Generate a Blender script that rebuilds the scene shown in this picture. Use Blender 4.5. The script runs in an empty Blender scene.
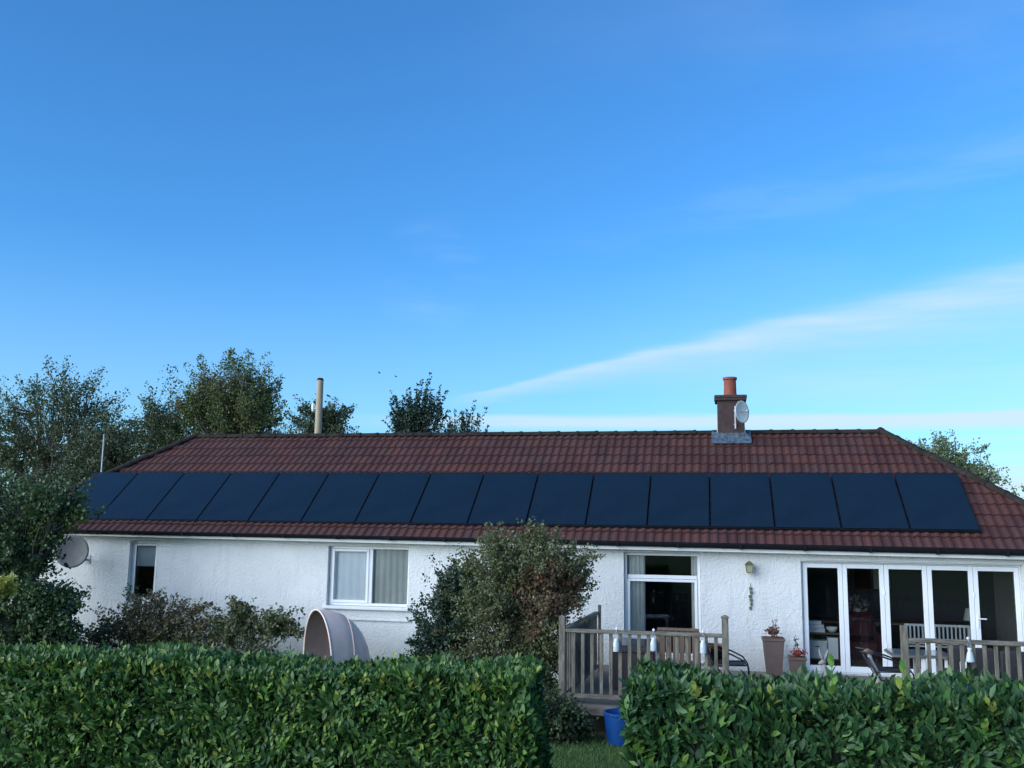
import bpy, math, random
import numpy as np
random.seed(7); rng = np.random.default_rng(7)
R = math.radians
scene = bpy.context.scene
COL = scene.collection
V3 = lambda *a: np.array(a, float)

# ------------------------------------------------------------------ materials
MATS = {}
def newmat(name):
    m = bpy.data.materials.new(name); m.use_nodes = True
    nt = m.node_tree; b = nt.nodes['Principled BSDF']
    MATS[name] = m
    return m, nt, b
def node(nt, t, **kw):
    n = nt.nodes.new(t)
    for k, v in kw.items(): setattr(n, k, v)
    return n
def L(nt, a, b): nt.links.new(a, b)
def mathn(nt, op, a, b=None, c=None, clamp=False):
    n = node(nt, 'ShaderNodeMath', operation=op, use_clamp=clamp)
    for i, v in enumerate((a, b, c)):
        if v is None: continue
        if isinstance(v, (int, float)): n.inputs[i].default_value = v
        else: L(nt, v, n.inputs[i])
    return n.outputs[0]
def ramp(nt, fac, stops):
    r = node(nt, 'ShaderNodeValToRGB'); e = r.color_ramp.elements
    while len(e) < len(stops): e.new(0.5)
    for q, (p, c) in zip(e, stops): q.position = p; q.color = (*c, 1)
    L(nt, fac, r.inputs[0]); return r.outputs[0]
def mixc(nt, fac, a, b, mode='MIX'):
    n = node(nt, 'ShaderNodeMix', data_type='RGBA', blend_type=mode)
    for s, v in ((n.inputs[0], fac), (n.inputs[6], a), (n.inputs[7], b)):
        if isinstance(v, (int, float)): s.default_value = v
        elif isinstance(v, tuple): s.default_value = (*v, 1)
        else: L(nt, v, s)
    return n.outputs[2]
def noise(nt, scale, detail=4, rough=.55, vec=None, dist=0):
    n = node(nt, 'ShaderNodeTexNoise'); n.inputs['Scale'].default_value = scale
    n.inputs['Detail'].default_value = detail; n.inputs['Roughness'].default_value = rough
    n.inputs['Distortion'].default_value = dist
    if vec is not None: L(nt, vec, n.inputs['Vector'])
    return n.outputs[0]
def objco(nt, scale=None):
    t = node(nt, 'ShaderNodeTexCoord').outputs['Object']
    if scale:
        m = node(nt, 'ShaderNodeMapping'); m.inputs['Scale'].default_value = scale
        L(nt, t, m.inputs[0]); return m.outputs[0]
    return t
def bump(nt, b, h, strength, dist):
    n = node(nt, 'ShaderNodeBump'); n.inputs['Strength'].default_value = strength
    n.inputs['Distance'].default_value = dist
    L(nt, h, n.inputs['Height']); L(nt, n.outputs[0], b.inputs['Normal'])
def simple(name, col, rough=.6, var=.25, vs=6.0, metal=0, bmp=0, bs=80, spec=None, stretch=None, second=None):
    m, nt, b = newmat(name)
    v = objco(nt, stretch)
    n = noise(nt, vs, 6, .6, v)
    lo = tuple(max(0, c*(1-var)) for c in col); hi = tuple(min(1, c*(1+var)) for c in (second or col))
    L(nt, ramp(nt, n, [(.3, lo), (.7, hi)]), b.inputs['Base Color'])
    L(nt, ramp(nt, noise(nt, vs*2.3, 4, .6, v), [(.3, (rough*.85,)*3), (.7, (min(1, rough*1.15),)*3)]), b.inputs['Roughness'])
    b.inputs['Metallic'].default_value = metal
    if spec is not None: b.inputs['Specular IOR Level'].default_value = spec
    if bmp: bump(nt, b, noise(nt, bs, 4, .6, v), bmp, .01)
    return m

def leafmat(name, cols, rough=.45, patch=None, trans=.25, spec=.5):
    """cols: ramp stops of leaf colours (each leaf picks one); patch: a second set that takes over in noise patches"""
    m, nt, b = newmat(name)
    g = node(nt, 'ShaderNodeNewGeometry')
    c = ramp(nt, g.outputs['Random Per Island'], cols)
    if patch:
        n = noise(nt, patch[1], 2, .5, objco(nt))
        if len(patch) > 3:      # the patch sits round one spot of the plant
            ds = node(nt, 'ShaderNodeVectorMath', operation='DISTANCE'); L(nt, objco(nt), ds.inputs[0]); ds.inputs[1].default_value = patch[3]
            n = mathn(nt, 'ADD', mathn(nt, 'MULTIPLY', n, .9), mathn(nt, 'MULTIPLY', mathn(nt, 'SUBTRACT', patch[4], ds.outputs['Value']), .45))
        f = ramp(nt, n, [(patch[2], (0, 0, 0)), (patch[2]+.12, (1, 1, 1))])
        c = mixc(nt, f, c, ramp(nt, g.outputs['Random Per Island'], patch[0]))
    L(nt, c, b.inputs['Base Color']); b.inputs['Roughness'].default_value = rough
    b.inputs['Specular IOR Level'].default_value = spec
    t = node(nt, 'ShaderNodeBsdfTranslucent'); L(nt, c, t.inputs[0])
    ms = node(nt, 'ShaderNodeMixShader'); ms.inputs[0].default_value = trans
    L(nt, b.outputs[0], ms.inputs[1]); L(nt, t.outputs[0], ms.inputs[2])
    L(nt, ms.outputs[0], nt.nodes['Material Output'].inputs[0])
    return m

# painted roughcast wall
def roughcast():
    m, nt, b = newmat('roughcast')
    v = objco(nt)
    big = noise(nt, .9, 5, .6, v)
    streak = noise(nt, 1.0, 5, .65, objco(nt, (5, 5, .7)))
    c = ramp(nt, big, [(.3, (.70, .705, .69)), (.65, (.80, .80, .78))])
    c = mixc(nt, ramp(nt, streak, [(.52, (0, 0, 0)), (.80, (.45, .45, .45))]), c, (.47, .48, .45))
    sp = noise(nt, 9, 6, .7, v)
    c = mixc(nt, ramp(nt, sp, [(.62, (0, 0, 0)), (.75, (.35, .35, .35))]), c, (.42, .44, .40))
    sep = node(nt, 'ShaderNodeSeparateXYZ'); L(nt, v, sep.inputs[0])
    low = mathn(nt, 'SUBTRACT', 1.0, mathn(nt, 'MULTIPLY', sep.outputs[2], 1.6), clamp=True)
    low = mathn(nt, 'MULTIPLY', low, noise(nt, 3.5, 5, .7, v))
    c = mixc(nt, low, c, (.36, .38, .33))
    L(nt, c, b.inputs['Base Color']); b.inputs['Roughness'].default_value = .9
    b.inputs['Specular IOR Level'].default_value = .2
    h = mathn(nt, 'ADD', noise(nt, 38, 4, .6, v), mathn(nt, 'MULTIPLY', noise(nt, 17, 3, .6, v), .9))
    bump(nt, b, h, .75, .03)
roughcast()
simple('upvc', (.80, .81, .82), .35, .04, 3)
simple('window_sill_paint', (.74, .75, .76), .5, .08, 8)
simple('fascia_paint', (.70, .72, .72), .5, .10, 3, stretch=(1, 4, 4))
simple('black_plastic', (.005, .006, .009), .8, .3, 6, spec=.2)
simple('panel_frame', (.006, .007, .010), .35, .3, 6, metal=.0)
simple('dark_recess', (.01, .01, .012), .8, .3, 6)
def panelmat():
    m, nt, b = newmat('solar_glass')
    v = objco(nt)
    n = noise(nt, 1.2, 5, .6, v)
    L(nt, ramp(nt, n, [(.3, (.0058, .0135, .024)), (.7, (.0080, .0175, .030))]), b.inputs['Base Color'])
    L(nt, ramp(nt, noise(nt, 3, 5, .7, v), [(.3, (.20,)*3), (.7, (.30,)*3)]), b.inputs['Roughness'])
    b.inputs['IOR'].default_value = 1.45
panelmat()
def tilemat():
    m, nt, b = newmat('roof_tile')
    uv = node(nt, 'ShaderNodeUVMap').outputs[0]       # u in tiles, v in courses
    sn = node(nt, 'ShaderNodeVectorMath', operation='FLOOR'); L(nt, uv, sn.inputs[0])
    wn = node(nt, 'ShaderNodeTexWhiteNoise', noise_dimensions='2D'); L(nt, sn.outputs[0], wn.inputs[0])
    c = ramp(nt, wn.outputs[0], [(0, (.056, .020, .018)), (.35, (.068, .024, .020)), (.8, (.086, .031, .025)), (1, (.064, .029, .026))])
    v = objco(nt)
    w = noise(nt, .8, 6, .65, v)
    c = mixc(nt, ramp(nt, w, [(.42, (0, 0, 0)), (.72, (.45, .45, .45))]), c, (.050, .030, .030))
    li = noise(nt, 16, 6, .75, v)
    c = mixc(nt, ramp(nt, li, [(.60, (0, 0, 0)), (.74, (.55, .55, .55))]), c, (.17, .10, .085))
    L(nt, c, b.inputs['Base Color']); b.inputs['Roughness'].default_value = .75
    b.inputs['Specular IOR Level'].default_value = .35
    bump(nt, b, noise(nt, 60, 4, .7, v), .4, .01)
tilemat()
simple('ridge_tile', (.020, .016, .015), .9, .35, 5, bmp=.5, bs=50, spec=.2, second=(.030, .025, .021))
simple('chimney_render', (.050, .030, .029), .9, .30, 7, bmp=.6, bs=40)
simple('chimney_cope', (.045, .028, .025), .9, .25, 9, bmp=.4)
simple('terracotta', (.24, .062, .042), .8, .22, 7, bmp=.3)
simple('lead', (.040, .062, .090), .6, .40, 14, bmp=.5, bs=30, spec=.3, second=(.08, .115, .15))
simple('galvanised', (.35, .37, .40), .5, .2, 12, metal=.3)
simple('dish_white', (.80, .76, .68), .5, .08, 8)
simple('dish_grey', (.24, .23, .22), .6, .15, 8)
simple('weathered_wood', (.115, .100, .078), .85, .35, 5, bmp=.5, bs=40, stretch=(6, 6, 1), second=(.18, .16, .125))
simple('weathered_rail', (.115, .100, .078), .85, .35, 5, bmp=.5, bs=40, stretch=(1, 6, 6), second=(.18, .16, .125))
simple('deck_wood', (.16, .14, .115), .85, .3, 5, bmp=.5, bs=40, stretch=(1, 8, 8))
simple('pole_wood', (.36, .29, .20), .85, .2, 4, bmp=.4, stretch=(5, 5, .6))
simple('trunk_bark', (.085, .075, .06), .9, .35, 6, bmp=.8, bs=20, stretch=(3, 3, 1))
simple('twig_bark', (.09, .07, .055), .9, .3, 9)
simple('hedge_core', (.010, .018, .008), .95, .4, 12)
simple('soil', (.06, .045, .032), .95, .4, 10, bmp=.9, bs=25)
simple('canopy_fabric', (.80, .60, .50), .8, .05, 3, bmp=.2, bs=60, second=(.84, .64, .54))
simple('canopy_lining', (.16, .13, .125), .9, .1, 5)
simple('planter_plastic', (.135, .095, .080), .55, .12, 8)
simple('compost', (.12, .05, .035), .95, .5, 20, bmp=.8)
simple('hare_stone', (.30, .30, .28), .8, .2, 20, bmp=.4)
simple('rattan', (.060, .046, .042), .7, .25, 60, bmp=.8, bs=70)
simple('rattan_dark', (.030, .027, .030), .7, .3, 60, bmp=.8, bs=70)
simple('orange_wood', (.26, .14, .075), .6, .2, 5, stretch=(6, 6, 1))
simple('brown_wood', (.16, .105, .070), .6, .2, 5, stretch=(6, 6, 1))
simple('black_tube', (.012, .012, .014), .4, .2, 9)
simple('sling_fabric', (.022, .024, .032), .8, .2, 40)
simple('white_enamel', (.78, .78, .76), .4, .05, 9)
simple('jar_glass', (.52, .58, .62), .25, .1, 9)
simple('table_glass', (.10, .12, .13), .15, .1, 9)
simple('blue_plastic', (.004, .060, .24), .42, .12, 5)
simple('lantern_brass', (.16, .14, .07), .5, .2, 15, metal=.4)
simple('lamp_glass', (.32, .34, .22), .2, .1, 15)
simple('plaque_green', (.10, .13, .075), .6, .3, 20)
simple('room_wall', (.085, .09, .105), .9, .08, 3)
simple('room_floor', (.20, .14, .09), .6, .2, 3)
simple('net_curtain', (.84, .86, .88), .9, .04, 3)
simple('grey_curtain', (.52, .52, .48), .9, .10, 3)
simple('beige_curtain', (.68, .68, .62), .9, .08, 3)
simple('blind_cloth', (.74, .78, .76), .85, .05, 3)
simple('paper_white', (.84, .85, .84), .8, .06, 6)
simple('red_cloth', (.065, .010, .013), .85, .2, 6)
simple('dark_furniture', (.05, .035, .03), .5, .2, 4)
simple('petal_red', (.28, .04, .03), .8, .3, 30)
simple('petal_pale', (.30, .25, .24), .8, .1, 30)
simple('bird_black', (.012, .012, .014), .7, .2, 9)
simple('lens_dark', (.03, .03, .03), .5, .2, 9)

def glassmat():
    m, nt, b = newmat('window_glass')
    nt.nodes.remove(b)
    t = node(nt, 'ShaderNodeBsdfTransparent'); t.inputs[0].default_value = (.95, .97, .975, 1)
    g = node(nt, 'ShaderNodeBsdfGlossy'); g.inputs['Roughness'].default_value = .03
    f = node(nt, 'ShaderNodeFresnel'); f.inputs[0].default_value = 1.52
    ms = node(nt, 'ShaderNodeMixShader')
    L(nt, f.outputs[0], ms.inputs[0]); L(nt, t.outputs[0], ms.inputs[1]); L(nt, g.outputs[0], ms.inputs[2])
    bp = node(nt, 'ShaderNodeBump'); bp.inputs['Strength'].default_value = .06; bp.inputs['Distance'].default_value = .02
    L(nt, noise(nt, 2.2, 2, .5, objco(nt)), bp.inputs['Height']); L(nt, bp.outputs[0], g.inputs['Normal'])
    L(nt, ms.outputs[0], nt.nodes['Material Output'].inputs[0])
glassmat()
leafmat('laurel_leaf', [(0, (.022, .066, .018)), (.30, (.042, .108, .026)), (.65, (.072, .152, .034)), (.88, (.120, .212, .045)), (1, (.250, .320, .060))], .50, None, .14, .38)
leafmat('laurel_leaf_dark', [(0, (.015, .048, .018)), (.35, (.028, .080, .026)), (.72, (.048, .120, .036)), (.92, (.080, .165, .042)), (1, (.16, .25, .055))], .50, None, .12, .4)
leafmat('laurel_leaf_fresh', [(0, (.05, .15, .03)), (.6, (.10, .24, .05)), (1, (.22, .34, .06))], .42, None, .25)
leafmat('laurel_leaf_yellow', [(0, (.16, .24, .04)), (.6, (.26, .34, .06)), (1, (.40, .42, .10))], .42, None, .25)
leafmat('far_tree_leaf', [(0, (.050, .072, .030)), (.6, (.075, .100, .040)), (1, (.105, .140, .055))], .6, [[(0, (.062, .082, .034)), (1, (.110, .125, .048))], .35, .56], .25)
leafmat('far_tree_leaf_warm', [(0, (.055, .085, .026)), (.6, (.090, .125, .036)), (1, (.150, .170, .055))], .6, [[(0, (.090, .090, .030)), (1, (.150, .135, .045))], .4, .52], .25)
leafmat('dark_tree_leaf', [(0, (.034, .056, .026)), (.6, (.055, .082, .034)), (1, (.090, .115, .048))], .6, None, .2)
leafmat('pale_tree_leaf', [(0, (.13, .17, .08)), (.6, (.19, .23, .11)), (1, (.27, .30, .15))], .6, None, .4)
leafmat('near_tree_leaf', [(0, (.030, .062, .022)), (.6, (.055, .105, .034)), (1, (.105, .160, .050))], .5, [[(0, (.070, .110, .026)), (1, (.150, .190, .048))], .9, .58], .2)
leafmat('yew_leaf', [(0, (0.010, 0.029, 0.018)), (.6, (0.019, 0.047, 0.026)), (1, (0.044, 0.081, 0.036))], .5, None, .12)
leafmat('mixed_bush_leaf', [(0, (.070, .090, .034)), (.5, (.120, .145, .055)), (.85, (.170, .180, .080)), (1, (.25, .24, .13))], .65, [[(0, (.110, .085, .040)), (.5, (.165, .125, .060)), (.75, (.20, .11, .06)), (.96, (.22, .13, .08)), (1, (.34, .03, .03))], 2.6, .50, (.66, -.3, 1.80), .75], .25)
leafmat('brown_shrub_leaf', [(0, (.085, .068, .040)), (.5, (.140, .112, .058)), (1, (.19, .175, .080))], .6, [[(0, (.060, .090, .035)), (1, (.120, .145, .055))], 1.3, .50], .2)
leafmat('rose_leaf', [(0, (.055, .078, .034)), (.5, (.100, .130, .052)), (.9, (.16, .18, .065)), (1, (.20, .10, .06))], .55, None, .2)
leafmat('low_shrub_leaf', [(0, (.028, .050, .020)), (.6, (.050, .085, .030)), (1, (.09, .125, .045))], .6, None, .15)
leafmat('golden_leaf', [(0, (.25, .28, .04)), (.6, (.42, .42, .07)), (1, (.55, .50, .12))], .6, None, .3)
leafmat('grass_blade', [(0, (.060, .130, .030)), (.6, (.095, .180, .045)), (1, (.15, .23, .06))], .6, None, .2)
leafmat('dry_leaf', [(0, (.12, .05, .04)), (1, (.22, .10, .07))], .7, None, .1)
def groundmat():
    m, nt, b = newmat('ground_turf')
    v = objco(nt)
    c = ramp(nt, noise(nt, 1.1, 8, .65, v), [(.3, (.050, .095, .028)), (.7, (.085, .140, .042))])
    c = mixc(nt, ramp(nt, noise(nt, 14, 6, .7, v), [(.5, (0, 0, 0)), (.8, (.5, .5, .5))]), c, (.08, .10, .04))
    L(nt, c, b.inputs['Base Color']); b.inputs['Roughness'].default_value = .95
    b.inputs['Specular IOR Level'].default_value = .1
    bump(nt, b, noise(nt, 40, 5, .7, v), .8, .03)
groundmat()

# ------------------------------------------------------------------ mesh helpers
def link(o, parent=None):
    COL.objects.link(o)
    if parent is not None: o.parent = parent
    return o
def mesh_obj(name, verts, faces, mat, parent=None, smooth=False, uvs=None, loc=None, ls=None):
    verts = np.asarray(verts, float)
    off = V3(0, 0, 0)
    if parent is not None: off = world_loc(parent)
    elif loc is not None: off = V3(*loc)
    me = bpy.data.meshes.new(name)
    if isinstance(faces, np.ndarray) and faces.ndim == 2:
        k = faces.shape[1]; nf = len(faces)
        me.vertices.add(len(verts)); me.vertices.foreach_set('co', (verts-off).astype(np.float32).ravel())
        me.loops.add(nf*k); me.loops.foreach_set('vertex_index', faces.astype(np.int32).ravel())
        me.polygons.add(nf)
        me.polygons.foreach_set('loop_start', np.arange(0, nf*k, k, dtype=np.int32))
        me.polygons.foreach_set('loop_total', np.full(nf, k, dtype=np.int32))
        me.update(calc_edges=True)
    else:
        me.from_pydata([tuple(v) for v in (verts-off)], [], faces)
    me.materials.append(MATS[mat])
    if smooth: me.polygons.foreach_set('use_smooth', np.ones(len(me.polygons), bool))
    if uvs is not None:
        uv = me.uv_layers.new(name='UVMap')
        idx = np.empty(len(me.loops), dtype=np.int32); me.loops.foreach_get('vertex_index', idx)
        uv.data.foreach_set('uv', np.asarray(uvs, np.float32)[idx].ravel())
    me.update()
    o = bpy.data.objects.new(name, me)
    link(o, parent)
    if parent is None and loc is not None: o.location = loc
    return o
def world_loc(o):
    p = V3(*o.location)
    while o.parent: o = o.parent; p = p + V3(*o.location)
    return p
def tag(o, label=None, cat=None, group=None, kind=None):
    if label: o['label'] = label
    if cat: o['category'] = cat
    if group: o['group'] = group
    if kind: o['kind'] = kind
    return o
def thing(name, loc, label, cat, group=None):
    o = bpy.data.objects.new(name, None); o.location = loc; o.empty_display_size = .2
    return tag(link(o), label, cat, group)
class MB:
    def __init__(s): s.v = []; s.f = []
    def add(s, vs, fs):
        n = len(s.v); s.v += [tuple(v) for v in vs]; s.f += [tuple(n+i for i in f) for f in fs]; return s
    def box(s, x0, x1, y0, y1, z0, z1, bev=0):
        if bev:
            b = min(bev, (x1-x0)*.45, (y1-y0)*.45, (z1-z0)*.45)
            vs = []; 
            for sx in (0, 1):
                for sy in (0, 1):
                    for sz in (0, 1):
                        X, Y, Z = (x0, x1)[sx], (y0, y1)[sy], (z0, z1)[sz]
                        dx, dy, dz = (b, -b)[sx], (b, -b)[sy], (b, -b)[sz]
                        vs += [(X, Y+dy, Z+dz), (X+dx, Y, Z+dz), (X+dx, Y+dy, Z)]
            I = lambda sx, sy, sz, k: (sx*4+sy*2+sz)*3+k
            fs = []
            for a in (0, 1):
                fs.append([I(a, 0, 0, 0), I(a, 1, 0, 0), I(a, 1, 1, 0), I(a, 0, 1, 0)][::(1 if a else -1)])
                fs.append([I(0, a, 0, 1), I(1, a, 0, 1), I(1, a, 1, 1), I(0, a, 1, 1)][::(-1 if a else 1)])
                fs.append([I(0, 0, a, 2), I(1, 0, a, 2), I(1, 1, a, 2), I(0, 1, a, 2)][::(1 if a else -1)])
            for a in (0, 1):
                for c in (0, 1):
                    fs.append([I(a, c, 0, 0), I(a, c, 0, 1), I(a, c, 1, 1), I(a, c, 1, 0)])
                    fs.append([I(a, 0, c, 0), I(a, 0, c, 2), I(a, 1, c, 2), I(a, 1, c, 0)])
                    fs.append([I(0, a, c, 1), I(0, a, c, 2), I(1, a, c, 2), I(1, a, c, 1)])
            for sx in (0, 1):
                for sy in (0, 1):
                    for sz in (0, 1): fs.append([I(sx, sy, sz, 0), I(sx, sy, sz, 1), I(sx, sy, sz, 2)])
            return s.add(vs, fs)
        return s.add([(x, y, z) for x in (x0, x1) for y in (y0, y1) for z in (z0, z1)],
                     [(0, 1, 3, 2), (4, 6, 7, 5), (0, 4, 5, 1), (2, 3, 7, 6), (0, 2, 6, 4), (1, 5, 7, 3)])
    def tube(s, pts, rad, n=8, cap=True):
        pts = [np.array(p, float) for p in pts]
        if not hasattr(rad, '__len__'): rad = [rad]*len(pts)
        base = len(s.v); prev = None
        for i, p in enumerate(pts):
            d = pts[min(i+1, len(pts)-1)]-pts[max(i-1, 0)]; d = d/(np.linalg.norm(d)+1e-9)
            if prev is None:
                u = np.cross(d, (0, 0, 1) if abs(d[2]) < .9 else (1, 0, 0))
            else: u = prev-d*(prev@d)
            u = u/(np.linalg.norm(u)+1e-9); prev = u; w = np.cross(d, u)
            for k in range(n):
                a = 2*math.pi*k/n; s.v.append(tuple(p+rad[i]*(math.cos(a)*u+math.sin(a)*w)))
        for i in range(len(pts)-1):
            for k in range(n):
                a = base+i*n+k; b = base+i*n+(k+1) % n
                s.f.append((a, b, b+n, a+n))
        if cap:
            s.f.append(tuple(base+k for k in range(n))[::-1]); e = base+(len(pts)-1)*n
            s.f.append(tuple(e+k for k in range(n)))
        return s
    def lathe(s, c, prof, n=20, sx=1, sy=1):
        base = len(s.v)
        for r, z in prof:
            for k in range(n):
                a = 2*math.pi*k/n; s.v.append((c[0]+sx*r*math.cos(a), c[1]+sy*r*math.sin(a), c[2]+z))
        for i in range(len(prof)-1):
            for k in range(n):
                a = base+i*n+k; b = base+i*n+(k+1) % n; s.f.append((a, b, b+n, a+n))
        return s
    def frustum(s, cx, cy, z0, z1, a0, b0, a1, b1):
        return s.add([(cx-a0, cy-b0, z0), (cx+a0, cy-b0, z0), (cx+a0, cy+b0, z0), (cx-a0, cy+b0, z0),
                      (cx-a1, cy-b1, z1), (cx+a1, cy-b1, z1), (cx+a1, cy+b1, z1), (cx-a1, cy+b1, z1)],
                     [(3, 2, 1, 0), (4, 5, 6, 7), (0, 1, 5, 4), (1, 2, 6, 5), (2, 3, 7, 6), (3, 0, 4, 7)])
    def build(s, name, mat, parent=None, smooth=False, loc=None):
        return mesh_obj(name, s.v, s.f, mat, parent, smooth, loc=loc)

def rot_all(o, ang, pivot):     # turn an Empty about its own base
    o.rotation_euler.z = ang

# leaf templates: local x = side, y = along, z = normal
T_RHOMB = (np.array([[0, 0, 0], [.30, .45, .07], [0, 1, -.04], [-.30, .45, .07]]), np.array([[0, 1, 2], [0, 2, 3]]))
T_LAUREL = (np.array([[0, 0, 0], [.17, .25, .035], [.215, .58, .03], [0, 1, -.10], [-.215, .58, .03], [-.17, .25, .035], [0, .28, 0], [0, .62, -.015]]),
            np.array([[0, 1, 6], [0, 6, 5], [1, 2, 7], [1, 7, 6], [5, 6, 7], [5, 7, 4], [2, 3, 7], [7, 3, 4]]))
T_BLADE = (np.array([[-.03, 0, 0], [.03, 0, 0], [.02, .6, .04], [0, 1, .16], [-.02, .6, .04]]), np.array([[0, 1, 2], [0, 2, 4], [4, 2, 3]]))
def unit(a): return a/(np.linalg.norm(a, axis=-1, keepdims=True)+1e-9)
def leaves(P, D, N, S, T, wid=None):
    D = unit(D); X = unit(np.cross(D, N)); Nn = np.cross(X, D)
    tv, tf = T; S = S[:, None, None]
    wd = 1.0 if wid is None else wid[:, None, None]
    co = P[:, None, :]+S*(wd*tv[None, :, 0:1]*X[:, None]+tv[None, :, 1:2]*D[:, None]+tv[None, :, 2:3]*Nn[:, None])
    F = (tf[None]+np.arange(len(P))[:, None, None]*len(tv)).reshape(-1, 3)
    return co.reshape(-1, 3), F
def rsph(n, g=None): return unit((g or rng).normal(size=(n, 3)))

# ------------------------------------------------------------------ camera (recovered from the roof and window lines)
CAMP = V3(13.94, -18.175, 2.532); yaw, pit, rol = R(-12.036), R(8.593), R(.775)
Fv = V3(math.sin(yaw)*math.cos(pit), math.cos(yaw)*math.cos(pit), math.sin(pit))
R0 = V3(math.cos(yaw), -math.sin(yaw), 0); U0 = np.cross(R0, Fv)
Rv = R0*math.cos(rol)+U0*math.sin(rol); Uv = -R0*math.sin(rol)+U0*math.cos(rol)
cd = bpy.data.cameras.new('camera'); cam = bpy.data.objects.new('camera', cd); COL.objects.link(cam)
from mathutils import Matrix
M = Matrix([[Rv[0], Uv[0], -Fv[0], CAMP[0]], [Rv[1], Uv[1], -Fv[1], CAMP[1]], [Rv[2], Uv[2], -Fv[2], CAMP[2]], [0, 0, 0, 1]])
cam.matrix_world = M
cd.sensor_width = 36; cd.lens = 951.3/1024*36; cd.clip_end = 5000; cd.clip_start = .05
scene.camera = cam

# ------------------------------------------------------------------ sky and sun
SUN_EL, SUN_AZ = R(10.0), R(228)            # azimuth from +Y towards +X
w = bpy.data.worlds.new('World'); scene.world = w; w.use_nodes = True
nt = w.node_tree; bg = nt.nodes['Background']
sky = node(nt, 'ShaderNodeTexSky', sky_type='NISHITA'); sky.sun_disc = False
sky.sun_elevation = SUN_EL; sky.sun_rotation = SUN_AZ
sky.air_density = 1.0; sky.dust_density = .2; sky.ozone_density = 6.0; sky.altitude = 0
d = node(nt, 'ShaderNodeTexCoord').outputs['Generated']
def dotc(v):
    n = node(nt, 'ShaderNodeVectorMath', operation='DOT_PRODUCT'); L(nt, d, n.inputs[0]); n.inputs[1].default_value = v
    return n.outputs['Value']
def sm(x, a, b):
    n = node(nt, 'ShaderNodeMapRange', interpolation_type='SMOOTHSTEP'); L(nt, x, n.inputs[0])
    n.inputs[1].default_value = a; n.inputs[2].default_value = b; return n.outputs[0]
def mul(*a):
    o = a[0]
    for x in a[1:]: o = mathn(nt, 'MULTIPLY', o, x)
    return o
def circle(a, b):               # unit normal of the great circle through two directions, positive side up
    n = np.cross(a, b); n = n/np.linalg.norm(n); return tuple(n if n[2] > 0 else -n)
az = dotc((1, 0, 0))            # grows to the right
sepd = node(nt, 'ShaderNodeSeparateXYZ'); L(nt, d, sepd.inputs[0]); elev = sepd.outputs[2]
def cn(scale, map_scale, rotz=0, roty=0, detail=6, rough=.55):
    m = node(nt, 'ShaderNodeMapping'); L(nt, d, m.inputs[0]); m.inputs['Scale'].default_value = map_scale
    m.inputs['Rotation'].default_value = (0, roty, rotz)
    return noise(nt, scale, detail, rough, m.outputs[0])
up1 = circle(V3(-.2594, .9596, .1400), V3(.2825, .9297, .2450))
t1 = dotc(up1)                  # >0 above the streak's top edge
stre = cn(5, (1, 1, 9), 0, R(12))
wob = mathn(nt, 'ADD', t1, mathn(nt, 'MULTIPLY', mathn(nt, 'SUBTRACT', stre, .5), .022))
wid = mathn(nt, 'ADD', .016, mathn(nt, 'MULTIPLY', sm(az, -.25, .40), .085))
rel = mathn(nt, 'DIVIDE', wob, wid)
core = mul(sm(rel, .10, -.15), sm(rel, -1.35, -.1), sm(az, -.285, -.22))
fil = cn(9, (1, 1, 12), 0, R(12))
main = mul(core, mathn(nt, 'ADD', .35, mathn(nt, 'MULTIPLY', fil, 1.0)), .40)
edge = mul(sm(rel, .22, -.05), sm(rel, -.55, -.1), sm(az, -.25, -.1), fil, .36)
up2 = circle(V3(-.2139, .9342, .2857), V3(.229, .9107, .3438))
t2 = mathn(nt, 'ADD', dotc(up2), mathn(nt, 'MULTIPLY', mathn(nt, 'SUBTRACT', cn(3, (1, 1, 4), 0, R(8)), .5), .10))
faint = mul(sm(t2, .035, 0), sm(t2, -.05, -.005), sm(az, -.22, .05), sm(cn(6, (1, 1, 6), 0, R(14)), .35, .75), .13)
puff = mul(sm(dotc(tuple(unit(V3(-.2855, .9227, .2589)))), .9975, .9999), sm(cn(9, (1, 1, 5), 0, R(8)), .42, .75), .09)
wisp = mul(sm(cn(1.8, (1, 1, 3.4), .4, R(14)), .46, .78), sm(az, -.35, .4), .16)
# thin bright layer low over the roof, thicker to the right
hb = mathn(nt, 'ADD', elev, mathn(nt, 'MULTIPLY', mathn(nt, 'SUBTRACT', cn(2.5, (1, 1, 14)), .5), .02))
band = mul(sm(hb, .1175, .111), sm(hb, .096, .106), sm(az, -.42, -.15), .62)
low = mul(sm(hb, .098, .03), sm(az, -.05, .42), .60)
fan = mul(sm(rel, -.80, -1.0), sm(rel, -1.75, -1.15), sm(az, -.08, .12), mathn(nt, 'ADD', .3, fil), .16)
lay = mul(sm(cn(4, (1, 1, 22)), .42, .62), sm(elev, .14, .07), sm(az, .05, .45), .45)
hz = mul(sm(elev, .30, .06), .22)
cl = main
for x in (edge, faint, puff, wisp, band, low, lay, hz, fan): cl = mathn(nt, 'ADD', cl, x)
cl = mathn(nt, 'MINIMUM', cl, .9)
SKY_STR = .12
clear = mixc(nt, 1.0, sky.outputs[0], (.76, .97, 1.0), 'MULTIPLY')
mx = mixc(nt, cl, clear, (2.10, 2.60, 2.90))
SKYMX = mx
L(nt, mx, bg.inputs[0]); bg.inputs[1].default_value = SKY_STR
sl = bpy.data.lights.new('sun', 'SUN'); sl.energy = 2.5; sl.angle = R(80); sl.color = (.94, .98, 1.0)     # the sun is down: its broad afterglow
so = bpy.data.objects.new('sun', sl); COL.objects.link(so)
from mathutils import Vector
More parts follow.
